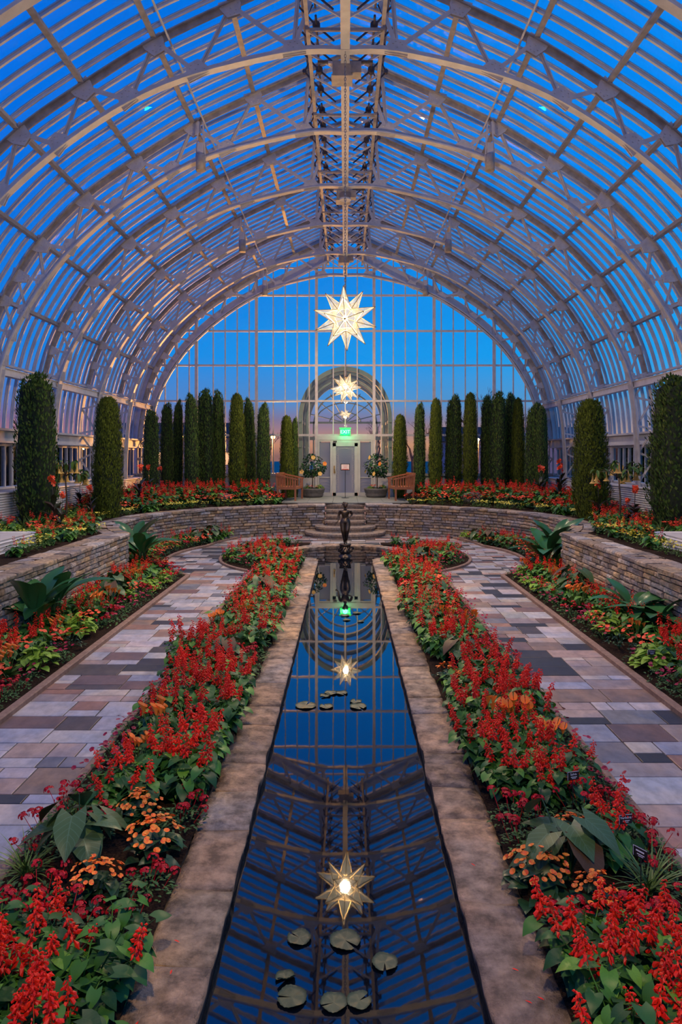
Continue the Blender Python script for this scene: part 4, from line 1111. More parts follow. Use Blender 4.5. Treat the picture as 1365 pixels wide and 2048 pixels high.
spec_inner = {
 -1: [('elephant', 1.58, 4.25, 1.0), ('begonia', 1.16, 4.32, 1.1), ('begonia', 1.36, 4.75, 1.0), ('begonia', 1.38, 3.92, 1.1), ('grass', 1.86, 4.15, 1.0), ('calla', 1.52, 5.75, 1.0), ('grass', 1.40, 6.2, 1.1), ('elephant', 1.38, 8.25, 0.85),
      ('calla', 1.7, 9.6, 1.0), ('calla', 1.45, 10.2, 1), ('elephant', 1.45, 12.2, 1.0), ('elephant', 1.7, 16.4, 1.0), ('calla', 1.6, 5.45, .9), ('verbena', 1.1, 4.75, 1), ('verbena', 1.12, 4.0, 1), ('verbena', 1.3, 8.55, 1), ('verbena', 1.12, 8.1, 1)],
  1: [('elephant', 1.30, 4.15, 1.0), ('begonia', 1.09, 4.0, 1.1), ('begonia', 1.34, 3.8, 1.1), ('begonia', 1.45, 4.55, .9), ('grass', 1.70, 4.0, 1.1), ('calla', 1.42, 5.85, 1.1), ('calla', 1.25, 6.0, 1), ('calla', 1.62, 5.6, 1), ('elephant', 1.35, 8.3, 0.85),
      ('begonia', 1.10, 7.75, 1.1), ('begonia', 1.25, 7.4, 1), ('calla', 1.4, 9.9, 1), ('calla', 1.65, 9.4, 1), ('elephant', 1.5, 12.0, 1.0), ('elephant', 1.8, 16.3, 1.0), ('calla', 1.9, 3.05, 1.0), ('verbena', 1.12, 4.4, 1), ('verbena', 1.12, 4.75, 1), ('verbena', 1.3, 4.75, 1)]}
for s in (-1, 1):
    sp = spec_inner[s]
    for (k, ax, y, sc) in sp: put(k, s*ax, y, 0.05, sec_inner(s, y), sc)
    y = 2.35
    while y < 19.9:
        lobe = y > 15.2
        x = 1.14
        xmax = 1.93 if y < 15.3 else sqrt(max(0, 2.9**2-(y-CY)**2))
        stepx = 0.245
        while x <= xmax+0.02:
            xx = x+R.uniform(-.05, .05); yy = y+R.uniform(-.05, .05); x += stepx
            rb = sqrt(xx*xx+(yy-18.4)**2)
            if rb < 1.95: continue
            if any(abs(xx-a) < (0.24 if k == 'elephant' else 0.17) and abs(yy-b_) < (0.24 if k == 'elephant' else .17) for (k, a, b_, _) in sp): continue
            edge = xx > 1.72
            if 3.55 < yy < 5.0: k = 'verbena' if (edge or R.random() < 0.7) else 'salvia'
            elif yy <= 3.55: k = 'verbena' if (edge and yy > 2.9) else 'salvia'
            elif 7.7 < yy < 8.7: k = 'verbena' if R.random() < 0.5 else 'salvia'
            elif yy < 15: k = 'petunia' if (xx > 1.83 or (edge and R.random() < .5)) else ('salvia' if R.random() < .9 else 'verbena')
            else:
                r = sqrt(xx*xx+(yy-CY)**2); k = 'petunia' if r > 2.75 else ('verbena' if r > 2.35 and R.random() < .5 else 'salvia')
            if 10.2 < yy < 15 and k == 'salvia' and R.random() < .10: k = 'impatiens'
            if 3.3 < yy < 3.6 and xx < 1.3: k = 'salvia'
            put(k, s*min(xx, xmax+.02) if not edge else s*min(xx, 1.9 if not lobe else xx), yy, 0.05, sec_inner(s, yy), 1.0 if k != 'petunia' else .85)
        y += 0.265 if y > 7 else 0.25
def sec_outer(s, y):
    sd = 'left' if s < 0 else 'right'
    if y < 10.5: return 'in the near stretch of the %s bed under the stone wall' % sd
    if y < 14.9: return 'in the %s bed under the stone wall before its corner' % sd
    return 'in the %s curved bed under the stone wall' % sd
spec_outer = [('coleus', 3.52, 8.2, 1.15), ('coleus', 3.62, 9.7, 1.15), ('bigleaf', 4.15, 10.2, 1.15), ('bigleaf', 4.2, 9.6, 1.0), ('elephant', 3.98, 12.3, 1.25), ('elephant', 3.9, 11.9, 1.1), ('coleus', 3.55, 12.9, 1), ('coleus', 3.5, 13.6, 1), ('coleus', 3.6, 14.3, 1),
              ('bigleaf', 4.35, 15.3, 1.2), ('bigleaf', 4.75, 16.2, 1.25), ('impatiens', 3.62, 8.7, 1.1), ('impatiens', 3.5, 9.1, 1.1), ('impatiens', 3.85, 8.4, 1.1), ('calla', 3.8, 9.3, 1), ('calla', 3.7, 11.2, 1), ('calla', 3.85, 13.2, 1)]
for s in (-1, 1):
    for (k, ax, y, sc) in spec_outer: put(k, s*ax, y, 0.05, sec_outer(s, y), sc)
    y = 6.6
    while y < 15.0:
        x = 3.42
        while x < 4.38:
            xx = x+R.uniform(-.05, .05); yy = y+R.uniform(-.06, .06); x += 0.26
            if xx*F/yy > 740: continue
            if any(abs(xx-a) < .2 and abs(yy-b_) < .2 for (k, a, b_, _) in spec_outer): continue
            if xx < 3.55: k = 'petunia' if R.random() < .75 else 'verbena'
            elif xx < 3.85: k = R.choice(['salvia', 'impatiens', 'verbena', 'calla', 'coleus', 'impatiens'])
            else: k = 'salvia'
            put(k, s*max(xx, 3.45), yy, 0.05, sec_outer(s, yy), 1.05 if k == 'salvia' else .95)
        y += 0.30
    # crescent
    a = -0.72
    elist = [(-0.05+0.9, 4.85), (0.52, 4.95)]
    while a < 0.80:
        r0 = 4.5+max(0, a-0.5)*2.2; r = r0
        while r < 5.2:
            x_, y_ = r*cos(a), CY+r*sin(a)
            if y_ > 15.0 and not (4.2 < x_ < 5.0 and 15.0 < y_ < 16.5 and R.random() < .6):
                k = R.choice(['begonia', 'impatiens', 'petunia', 'verbena']) if r < 4.65 else R.choice(['salvia', 'salvia', 'salvia', 'coleus', 'impatiens'])
                put(k, s*x_, y_, 0.05, sec_outer(s, y_), 1.0)
            r += 0.27
        a += 0.063
    put('elephant', s*3.85, 20.6, 0.05, sec_outer(s, 20.6), 1.1); put('elephant', s*4.1, 20.1, 0.05, sec_outer(s, 20.6), 1.0)
# terrace beds
cyp = [(78, 745, 1050, 38, 16.1, 'g'), (215, 795, 1035, 27, 18.3, 'o'), (302, 820, 0, 16, 24.8, 'g'), (333, 806, 0, 13, 25.6, 'g'), (355, 800, 0, 11, 26.2, 'g'), (384, 787, 0, 15, 25.2, 'g'), (413, 777, 0, 17, 26.0, 'g'), (438, 780, 0, 13, 26.6, 'g'),
       (474, 788, 0, 16, 25.8, 'o'), (500, 796, 0, 13, 26.6, 'g'), (527, 806, 0, 14, 26.0, 'g'), (575, 832, 0, 13, 26.6, 'o'), (589, 835, 0, 8, 26.9, 'g'),
       (800, 830, 0, 14, 26.4, 'o'), (839, 806, 0, 12, 26.4, 'g'), (871, 798, 0, 13, 26.0, 'o'), (908, 790, 0, 17, 26.3, 'g'), (940, 787, 0, 14, 25.7, 'o'), (975, 790, 0, 13, 26.7, 'g'), (997, 783, 0, 17, 25.7, 'g'), (1022, 786, 0, 14, 26.4, 'g'), (1038, 797, 0, 12, 25.6, 'o'), (1070, 806, 0, 19, 24.8, 'g'), (1085, 812, 0, 12, 24.4, 'g'),
       (1183, 800, 1040, 31, 18.0, 'o'), (1362, 750, 1060, 58, 15.2, 'g')]
def cypress(mat):
    root = empty('cypress_tree'); rag = mat == 'cypress'
    def prof(t, H=1.0):
        t = t/H
        if t >= 1: return 0
        w = interp([(0, .70), (.18, .98), (.4, 1.0), (.8, .80), (.94, .68), (.985, .45), (1.0, .1)], t)
        return w
    subs = [(0, 0, 1.0, 1.0)] if not rag else [(0.22, 0.1, .76, 1.0), (-.25, .18, .74, .975), (0.0, -.28, .74, .95), (.05, .1, .76, .93)]
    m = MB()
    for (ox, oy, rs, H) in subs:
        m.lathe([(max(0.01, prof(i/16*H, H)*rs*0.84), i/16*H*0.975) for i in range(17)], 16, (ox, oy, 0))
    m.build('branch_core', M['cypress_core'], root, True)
    f = MB()
    for i in range(11000):
        ox, oy, rs, H = subs[i % len(subs)]
        t = R.random(); a = R.uniform(0, 2*pi); lump = 1+0.22*noise.noise(Vector((cos(a)*1.8+ox, sin(a)*1.8, t*11)))+0.14*noise.noise(Vector((cos(a)*5, sin(a)*5+oy, t*34)))
        r = prof(t*H, H)*rs*lump*R.uniform(0.80, 1.02); p = Vector((ox+r*cos(a), oy+r*sin(a), t*H*0.985))
        if t > .95 and R.random() < .4: p.z += R.uniform(0, .02)
        o = Vector((cos(a), sin(a), 0)); d = o*R.uniform(0.1, 1.0)+Vector((-sin(a), cos(a), 0))*R.uniform(-.6, .6)
        l = R.uniform(0.05, 0.15); w = Vector((-sin(a+R.uniform(-.8, .8)), cos(a), 0))*R.uniform(0.025, 0.05)
        up = R.uniform(0.010, 0.028)
        tip = p+Vector((d.x*l, d.y*l, up)); mid = p+Vector((d.x*l*.5, d.y*l*.5, up*.4))
        f.add([p-Vector((0, 0, .004)), mid+w, tip, mid-w], [(0, 1, 2, 3)])
    f.build('foliage', M[mat], root)
    m = MB(); m.tube([(0, 0, -0.02), (0, 0, 0.2)], 0.15, 8); m.build('trunk', M['bark'], root)
    return root
ct = {'g': [cypress('cypress'), False], 'o': [cypress('cypress_olive'), False]}
cl_ = []
for i, (px_, top, bot, hw, d, c) in enumerate(cyp):
    sd = 'left' if px_ < 693 else 'right'
    if d < 17: lb = 'largest dark green columnar cypress on the %s, nearest the camera beside the trumpet flowers' % sd
    elif d < 20: lb = 'olive green clipped cypress standing alone at the %s corner of the stone wall' % sd
    else:
        same = sorted([q for q in cyp if (q[0] < 693) == (px_ < 693) and q[4] > 20], key=lambda q: abs(q[0]-693))
        k = same.index(cyp[i]); on = ['closest to the door', 'second from the door', 'third from the door', 'fourth from the door', 'fifth from the door', 'sixth from the door', 'seventh from the door', 'eighth from the door', 'ninth from the door', 'tenth from the door', 'last of the row, against the side wall']
        if k == len(same)-1: k = 10
        lb = 'columnar cypress in the %s row, %s' % (sd, on[k])
    t = ct[c]; o = t[0] if not t[1] else copy_tree(t[0]); t[1] = True
    x = (px_-691)*d/F; zt = EYE+(912-top)*d/F; z0 = terz(x, d); rr = hw*d/F
    o.location = (x, d, z0); o.scale = (rr*1.12, rr*1.12, zt-z0); o.rotation_euler = (R.uniform(-.01, .01), R.uniform(-.015, .015), R.uniform(0, 6.28))
    tag(o, lb, 'cypress', 'columnar cypresses'); cl_.append((x, d, rr))
def sec_ter(s, y):
    sd = 'left' if s < 0 else 'right'
    if y < 15.5: return 'on the %s side terrace in front of the tall cypress' % sd
    if y < 19.5: return 'on the %s terrace beside the clipped corner cypress' % sd
    return 'on the raised %s bed before the cypress row' % sd
for s in (-1, 1):
    # curved part
    y = 11.2
    while y < 26.2:
        x = 2.2
        while x < 7.4:
            xx = x+R.uniform(-.08, .08); yy = y+R.uniform(-.08, .08); x += 0.30
            r = sqrt(xx*xx+(yy-CY)**2)
            if xx*F/yy > 715: continue
            if yy < 14.9:
                dd = xx-4.9
                if yy < 12.9 and xx > 5.4: continue
            else:
                dd = r-5.83
                if yy < CY and xx < 4.95: continue
            if dd < 0.08: continue
            if xx < 2.75 and yy > 23.8: continue
            if any((xx*s-a)**2+(yy-b_)**2 < (q+.12)**2 for a, b_, q in cl_): continue
            if yy > CY+3 or r > 6.2 and yy > 19:
                k = 'yellow' if dd < 0.40 else (R.choice(['impatiens', 'begonia', 'impatiens', 'salvia']) if dd < 0.95 else R.choice(['salvia', 'salvia', 'salvia', 'impatiens', 'salvia', 'canna' if xx > 6 else 'salvia', 'verbena']))
                if dd > 2.6: continue
            else:
                k = R.choice(['yellow', 'yellow', 'begonia', 'salvia', 'yellow']) if dd < 0.55 else R.choice(['yellow', 'salvia', 'salvia', 'coleus', 'impatiens', 'begonia', 'grass'])
                if dd > 0.55 and R.random() < .3: continue
            put(k, s*xx, yy, terz(xx, yy), sec_ter(s, yy), (1.25 if dd > .4 else 1.0) if yy > 19 else 1.0)
        y += 0.33
    for (x, y, sc) in ((6.35, 15.6, 1.1), (6.65, 16.4, 1.1), (6.15, 17.2, 1.15), (6.9, 19.5, 1.1), (6.8, 20.6, 1.1), (6.0, 15.0, .9)): put('canna', s*x, y, terz(x, y), sec_ter(s, y), sc)
# soil mound boulder
for s, x, y, sc in ((-1, -4.05, 23.3, 1), (1, 4.15, 23.2, 1.15), (-1, -2.75, 23.9, .6)):
    b = MB(); n = 14; m_ = 9; vs = []
    for i in range(m_+1):
        for j in range(n):
            th = pi*i/m_; a = 2*pi*j/n; v = Vector((sin(th)*cos(a), sin(th)*sin(a), cos(th))); q = 1+0.22*noise.noise(v*1.6+Vector((s*3, sc, 0)))
            vs.append((v.x*0.42*q*sc, v.y*0.3*q*sc, v.z*0.24*q*sc))
    b.add(vs, [(i*n+j, (i+1)*n+j, (i+1)*n+(j+1) % n, i*n+(j+1) % n) for i in range(m_) for j in range(n)])
    o = b.build('boulder', M['boulder'], None, True); o.location = (x, y, 1.06)
    tag(o, ('rounded brown boulder among the flowers on the left raised bed', 'dark boulder among the flowers on the right raised bed', 'small boulder by the left bench behind the yellow flowers')[(0 if s < 0 and sc == 1 else 1 if s > 0 else 2)], 'boulder')
# trumpet trees
def trumpet_tree(s):
    root = empty('trumpet_tree')
    m = MB(); m.tube([(0, 0, 0), (0.02, 0, .6), (-0.02, 0, 1.15)], [.03, .022, .016], 7)
    tips = []
    for i in range(9):
        az = i*2.4; r = R.uniform(.2, .6); p = Vector((cos(az)*r, sin(az)*r*.6, R.uniform(1.15, 1.5))); m.tube([(-.02, 0, 1.1), tuple(p*.5+Vector((0, 0, .65))), tuple(p)], [.012, .009, .005], 5); tips.append(p)
    m.build('trunk', M['bark'], root, True)
    m = MB()
    for p in tips:
        for k in range(9): m.leaf(p+Vector((R.uniform(-.08, .08), R.uniform(-.08, .08), R.uniform(-.08, .06))), rnd_dir(-.9, .3), (0, 0, 1), R.uniform(.16, .26), .085, 'oval', .2, .5, 5)
    m.build('foliage', M['yleaf'], root, True)
    for p in tips:
        for k in range(2):
            q = p+Vector((R.uniform(-.12, .12), R.uniform(-.1, .1), -.02)); m = MB(); n = 10
            pr = [(0.008, 0), (.016, -.05), (.022, -.14), (.04, -.21), (.075, -.25)]; vs = [(q.x+r_*cos(2*pi*j/n)*(1+(.15 if i_ == 4 and j % 2 else 0)), q.y+r_*sin(2*pi*j/n), q.z+z_) for i_, (r_, z_) in enumerate(pr) for j in range(n)]
            m.add(vs, [(i_*n+j, i_*n+(j+1) % n, (i_+1)*n+(j+1) % n, (i_+1)*n+j) for i_ in range(4) for j in range(n)]); m.build('trumpet_bloom', M['trumpet'], root, True)
    return root
o = trumpet_tree(-1); o.location = (-6.55, 16.7, .93); tag(o, 'small tree with hanging yellow trumpet flowers between two left cypresses', 'trumpet tree', 'trumpet flower trees')
o = trumpet_tree(1); o.location = (6.55, 17.0, .88); tag(o, 'small tree with hanging yellow trumpet flowers between two right cypresses', 'trumpet tree', 'trumpet flower trees')
# ------------------------------------------------------------------ terrace furniture
def bench():
    root = empty('garden_bench')
    # local: faces +x ; width along y 1.3
    for y in (-0.65, 0.65):
        m = MB(); m.box((0.30, y, 0.36), (0.06, 0.06, 0.72)); m.build('leg', M['teak'], root)
        m = MB(); m.bar((-0.30, y, 0), (-0.36, y, 0.92), 0.06, 0.06); m.build('leg', M['teak'], root)
        m = MB(); m.bar((-0.38, y, 0.90), (0.36, y, 0.74), 0.05, 0.09); m.build('armrest', M['teak'], root)
        for k in range(6):
            x = -0.24+k*0.095; zt = 0.86-(x+0.38)*0.216
            m = MB(); m.box((x, y, (0.44+zt)/2), (0.035, 0.025, zt-0.44)); m.build('arm_slat', M['teak'], root)
        m = MB(); m.box((0, y, 0.42), (0.62, 0.04, 0.07)); m.build('side_rail', M['teak'], root)
    m = MB()
    for k in range(7): m.box((-0.26+k*0.09, 0, 0.46), (0.075, 1.3, 0.02))
    m.box((0.3, 0, 0.42), (0.03, 1.26, 0.07)); m.build('seat', M['teak'], root)
    m = MB(); m.bar((-0.37, -0.66, 0.92), (-0.37, 0.66, 0.92), 0.05, 0.08, (0, 0, 1)); m.bar((-0.33, -0.66, 0.5), (-0.33, 0.66, 0.5), 0.04, 0.05, (0, 0, 1))
    for k in range(14): m.bar((-0.33, -0.58+k*0.09, 0.5), (-0.37, -0.58+k*0.09, 0.9), 0.02, 0.04, (0, 1, 0))
    m.build('backrest', M['teak'], root)
    return root
b0 = bench(); b0.location = (-1.95, 25.35, 0.96); b0.rotation_euler = (0, 0, -0.12); tag(b0, 'slatted wooden garden bench left of the door, facing the aisle', 'bench', 'wooden garden benches')
b1 = copy_tree(b0); b1.location = (1.97, 25.35, 0.96); b1.rotation_euler = (0, 0, pi+0.12); tag(b1, 'slatted wooden garden bench right of the door, facing the aisle', 'bench', 'wooden garden benches')
def bowl():
    root = empty('planter_bowl')
    m = MB(); m.lathe([(0.30, 0), (0.36, 0.02), (0.40, 0.10), (0.385, 0.13), (0.42, 0.18), (0.44, 0.26), (0.46, 0.30), (0.46, 0.34), (0.41, 0.34), (0.40, 0.29)], 32); m.build('bowl', M['planter'], root, True)
    m = MB(); m.lathe([(0.0, 0.0), (0.41, 0.30)], 20); m.build('soil', M['soil'], root)
    return root
q0 = bowl(); q0.location = (-1.22, 26.8, 0.96); tag(q0, 'low round grey planter bowl left of the glass door', 'planter', 'grey planter bowls')
q1 = copy_tree(q0); q1.location = (1.16, 26.8, 0.96); tag(q1, 'low round grey planter bowl right of the glass door', 'planter', 'grey planter bowls')
def hib():
    root = empty('hibiscus_tree')
    m = MB(); m.tube([(0, 0, 0), (0.01, 0, .4), (0, 0, .62)], [.025, .02, .02], 7)
    for i in range(7): a = i*.9; m.tube([(0, 0, .6), (cos(a)*.15, sin(a)*.15, .8), (cos(a)*.34, sin(a)*.34, .9+.1*(i % 3))], [.014, .01, .005], 5)
    m.build('trunk', M['bark'], root, True)
    m = MB()
    for i in range(520):
        d = rnd_dir(-1.2, 1.57); r = R.uniform(.62, 1.05)*(1+.25*noise.noise(d*2.5)); p = Vector((d.x*.46*r, d.y*.46*r, .92+d.z*.40*r))
        m.leaf(p, (d+Vector((0, 0, -.5))+rnd_dir(-.5, .5)*.5), d, R.uniform(.08, .12), .075, 'oval', .2, .4, 3)
    m.build('foliage', M['hibleaf'], root, True)
    for i, (x, y, z) in enumerate([(.47, -.15, 1.02), (-.38, -.28, .72), (.05, -.35, 1.25), (.3, -.3, .65)]):
        m = MB(); cup(m, (x, y, z), (x*.5, -1, .2), .085, 5, depth=.25); m.build('bloom', M['trumpet'] if i != 0 else M['begonia_bloom'], root, True)
    return root
h0 = hib(); h0.location = (-1.24, 26.8, 1.2); tag(h0, 'round-headed hibiscus standard growing in the left planter bowl', 'hibiscus', 'hibiscus standards in bowls')
h1 = copy_tree(h0); h1.location = (1.20, 26.8, 1.2); h1.rotation_euler = (0, 0, -1.1); tag(h1, 'round-headed hibiscus standard growing in the right planter bowl', 'hibiscus', 'hibiscus standards in bowls')
for s, sd in ((-1, 'left'), (1, 'right')):
    for i in range(6):
        a = i*1.05; put(['coleus', 'yellow', 'impatiens', 'coleus', 'impatiens', 'begonia'][i], s*1.19+.24*cos(a), 26.8+.24*sin(a), 1.24, 'planted in the %s planter bowl' % sd, .75)
t = empty('sign_stand', (0.0, 26.3, 0.96)); tag(t, 'small framed notice on a thin black floor stand before the door', 'sign stand')
m = MB(); m.tube([(0, 0, 0.0), (0, 0, 1.02)], .011, 6); m.build('pole', M['black'], t)
m = MB(); m.lathe([(.14, 0), (.14, .012), (.02, .02)], 20); m.build('base', M['black'], t)
m = MB(); m.box((0.0, 0, 1.14), (.34, .02, .25)); fr_ = m.build('frame', M['redink'] if False else M['black'], t)
m = MB(); m.box((0.0, -.012, 1.14), (.29, .006, .20)); m.build('paper', M['paper'], fr_)
m = MB()
for zz, ww in ((1.195, .20), (1.165, .12), (1.135, .10), (1.110, .14)): m.box((0, -.0165, zz), (ww, .002, .007))
m.box((0, -.0165, 1.058), (.26, .002, .028)); m.build('faint_print', M['redink'], fr_)
# ------------------------------------------------------------------ statue
def statue():
    root = empty('bronze_statue', (0, 18.25, 0)); tag(root, 'dark bronze figure of a standing woman on a scrolled base in the round pool', 'statue')
    J = {'pel': (0, 0, .62), 'sp1': (0.0, 0, .70), 'ch': (-.005, 0, .83), 'nk': (0, -.01, .93), 'hd0': (.0, -.02, .965),
         'shL': (-.085, 0, .90), 'elL': (-.115, .01, .76), 'wrL': (-.125, -.02, .635), 'hnL': (-.15, -.045, .60),
         'shR': (.085, 0, .895), 'elR': (.12, .03, .79), 'wrR': (.075, -.05, .73), 'hnR': (.045, -.065, .72),
         'hpL': (-.05, 0, .60), 'knL': (-.038, -.035, .36), 'anL': (-.012, .01, .08), 'ftL': (-.014, -.06, .045),
         'hpR': (.05, 0, .60), 'knR': (.035, -.055, .37), 'anR': (.02, .02, .12), 'ftR': (.022, -.03, .055)}
    rad = {'pel': .074, 'sp1': .054, 'ch': .072, 'nk': .026, 'hd0': .024, 'shL': .034, 'elL': .023, 'wrL': .015, 'hnL': .014, 'shR': .034, 'elR': .023, 'wrR': .015, 'hnR': .014,
           'hpL': .062, 'knL': .040, 'anL': .019, 'ftL': .016, 'hpR': .062, 'knR': .040, 'anR': .019, 'ftR': .016}
    E = [('pel', 'sp1'), ('sp1', 'ch'), ('ch', 'nk'), ('nk', 'hd0'), ('ch', 'shL'), ('shL', 'elL'), ('elL', 'wrL'), ('wrL', 'hnL'), ('ch', 'shR'), ('shR', 'elR'), ('elR', 'wrR'), ('wrR', 'hnR'),
         ('pel', 'hpL'), ('hpL', 'knL'), ('knL', 'anL'), ('anL', 'ftL'), ('pel', 'hpR'), ('hpR', 'knR'), ('knR', 'anR'), ('anR', 'ftR')]
    for sd, h in (('L', 'hnL'), ('R', 'hnR')):
        base = Vector(J[h]); dr = (base-Vector(J['wr'+sd])).normalized(); sidev = dr.cross(Vector((0, 1, 0.3))).normalized()
        for k in range(5):
            n1, n2 = 'f%s%da' % (sd, k), 'f%s%db' % (sd, k)
            off = sidev*(k-2)*.0075; J[n1] = tuple(base+off+dr*.014); J[n2] = tuple(base+off*1.2+dr*(.034 if k else .022)+Vector((0, -.004, -.006)))
            rad[n1] = .0055; rad[n2] = .0042; E += [(h, n1), (n1, n2)]
    ks = list(J); me = bpy.data.meshes.new('figure'); me.from_pydata([J[k] for k in ks], [(ks.index(a), ks.index(c)) for a, c in E], [])
    me.materials.append(M['bronze']); o = bpy.data.objects.new('figure', me); C.link(o); o.parent = root; o.location = (0, 0, .22); o.scale = (1.45, 1.35, 1.0)
    md = o.modifiers.new('skin', 'SKIN'); sv = me.skin_vertices[0].data
    for i, k in enumerate(ks): sv[i].radius = (rad[k], rad[k]*(.85 if k in ('ch', 'pel', 'sp1') else 1)); sv[i].use_root = (k == 'pel')
    md.use_smooth_shade = True
    o.modifiers.new('sub', 'SUBSURF').levels = 2; o.modifiers['sub'].render_levels = 2
    # head with face and hair
    m = MB(); n = 20; r_ = 14; vs = []
    for i in range(r_+1):
        for j in range(n):
            th = pi*i/r_; a = 2*pi*j/n; v = Vector((sin(th)*cos(a), sin(th)*sin(a), cos(th)))
            p = Vector((v.x*.052, v.y*.062, v.z*.072))
            if v.z < 0: p.x *= 1+.25*v.z; p.y *= 1+.12*v.z
            fr2 = max(0, -v.y)
            if abs(v.x) < .22 and -.35 < v.z < .15: p.y -= .010*fr2
            if .12 < abs(v.x) < .55 and .0 < v.z < .22: p.y += .006*fr2
            if abs(v.x) < .3 and -.55 < v.z < -.42: p.y -= .005*fr2
            vs.append(tuple(p))
    m.add(vs, [(i*n+j, (i+1)*n+j, (i+1)*n+(j+1) % n, i*n+(j+1) % n) for i in range(r_) for j in range(n)])
    for sgn in (-1, 1): m.lathe([(.004, -.012), (.010, -.004), (.010, .008), (.003, .014)], 8, (sgn*.052, .0, .0))
    hd = m.build('head', M['bronze'], root, True); hd.location = (0.0, -.03, 1.235); hd.rotation_euler = (0.35, 0.1, 0.15)
    m = MB()
    for k in range(70):
        a = R.uniform(0, 2*pi); u = R.uniform(.1, 1); p = Vector((cos(a)*.042*u, sin(a)*.048*u+.014, .045*(1-u*.4)+.015))
        d = Vector((cos(a)*.6, .7+sin(a)*.5, R.uniform(-.6, .5))).normalized(); L_ = R.uniform(.05, .09)
        m.tube([p, p+d*L_*.5+Vector((0, 0, .008)), p+d*L_+Vector((0, 0, -.02))], [.012, .010, .003], 5)
    hr = m.build('hair', M['bronze'], hd, True)
    m = MB(); m.lathe([(.20, -.12), (.17, -.03), (.12, .0), (.13, .03), (.16, .05), (.15, .08), (.13, .14), (.12, .16), (.05, .26)], 24); m.box((0, .02, .215), (.27, .24, .07)); m.box((0, .02, .245), (.30, .26, .02))
    for k in range(10):
        a = 2*pi*k/10; m.tube([(cos(a)*.13, sin(a)*.13, .06), (cos(a)*.165, sin(a)*.165, .07), (cos(a)*.16, sin(a)*.16, .13), (cos(a+.3)*.13, sin(a+.3)*.13, .15), (cos(a+.4)*.15, sin(a+.4)*.15, .19)], [.02, .026, .02, .018, .01], 6)
    m.build('base', M['bronze'], root, True)
statue()
for i, (a, b_) in enumerate([(-.55, .9), (.55, .9), (0, -1)]):
    pass
# ------------------------------------------------------------------ lily pads
pads = [(599, 1876, 24, 'nearest group, upper left'), (691, 1881, 31, 'large one under the star reflection'), (770, 1925, 26, 'alone at the right of the near group'), (571, 1956, 20, 'folded one at the left edge of the near group'), (584, 1995, 30, 'lower left of the near group'),
        (668, 2006, 27, 'left one of the touching pair at the bottom'), (719, 2002, 25, 'right one of the touching pair at the bottom'),
        (612, 1411, 21, 'far group, widest at the left'), (653, 1413, 14, 'far group, small one beside the widest'), (651, 1391, 11, 'far group, upper row left'), (662, 1386, 13, 'far group, upper row middle'), (684, 1386, 12, 'far group, upper row right'), (712, 1403, 12, 'far group, upper of the right pair'), (717, 1413, 17, 'far group, lower of the right pair'),
        (690, 1231, 9, 'tiny group below the statue, left'), (714, 1226, 9, 'tiny group below the statue, right'), (694, 1240, 8, 'tiny group below the statue, lowest'), (722, 1243, 7, 'tiny group below the statue, outermost right')]
for (x_, y_, r_, nm) in pads:
    d = 2.555*F/(y_-912); x = (x_-691)*d/F; r = r_*d/F
    m = MB(); n = 40; vs = [(0, 0, 0)]; uv = [(0, .2)]
    for ring in (.35, .7, .94, 1.0):
        for j in range(n):
            a = 0.10+(2*pi-0.25)*j/(n-1); k = 1+(.03*sin(j*2.9) if ring == 1 else 0)
            z = 0.004*sin(a*4)*ring+(.006 if ring == 1 else 0)+(0.03*max(0, cos(a-1.2))*ring if 'folded' in nm else 0)
            vs.append((cos(a)*ring*r*k, sin(a)*ring*r*k, z)); uv.append(((a*2.2) % 1*0.8+.1, ring*.1+.1+a/6.28))
    fs = [(0, 1+j, 2+j) for j in range(n-1)]
    for q in range(3): fs += [(1+q*n+j, 1+(q+1)*n+j, 2+(q+1)*n+j, 2+q*n+j) for j in range(n-1)]
    m.add(vs, fs, uv); o = m.build('lily_pad', M['pad'], None, True); o.location = (x, d, -0.043); o.rotation_euler = (0, 0, R.uniform(0, 6.28))
    tag(o, 'green lily pad on the pool, %s' % nm, 'lily pad', 'lily pads on the pool')
# ------------------------------------------------------------------ plant labels
def plant_tag(x, y, z, rz, lab, word, sub):
    t = empty('plant_marker', (x, y, z), rz); tag(t, lab, 'plant marker', 'black plant name markers')
    m = MB(); m.box((0, 0, .30), (.085, .006, .055), mat=None); m.build('plate', M['black'], t)
    m = MB(); m.tube([(0, .004, 0), (0, .004, .3)], .003, 5); m.build('stake', M['black'], t)
    if word: text(word, .022, M['ink'], 'lettering', t, (0, -.005, .310), ext=.0004)
    m = MB(); m.box((0, -.0035, .3265), (.085, .001, .002)); m.box((-.0415, -.0035, .30), (.002, .001, .055)); m.box((0.004, -.0035, .291), (.045, .001, .004)); m.box((0.004, -.0035, .282), (.03, .001, .003))
    if not word: m.box((0, -.0035, .308), (.05, .001, .008))
    m.build('printed_lines', M['ink'], t)
plant_tag(1.52, 4.75, .08, 0.25, 'black plant name marker at the back of the right salvias by the verbena', 'Salvia', 'splendens')
plant_tag(1.66, 4.22, .06, 0.2, 'black plant name marker behind the yellow-striped grass on the right', 'Verbena', 'hybrida')
plant_tag(1.60, 3.86, .06, -1.0, 'black plant name marker turned sideways beside the right begonias', '', '')
plant_tag(3.42, 7.95, .02, 0.0, 'black plant name marker in front of the lime coleus by the right path', 'Coleus', 'lime')
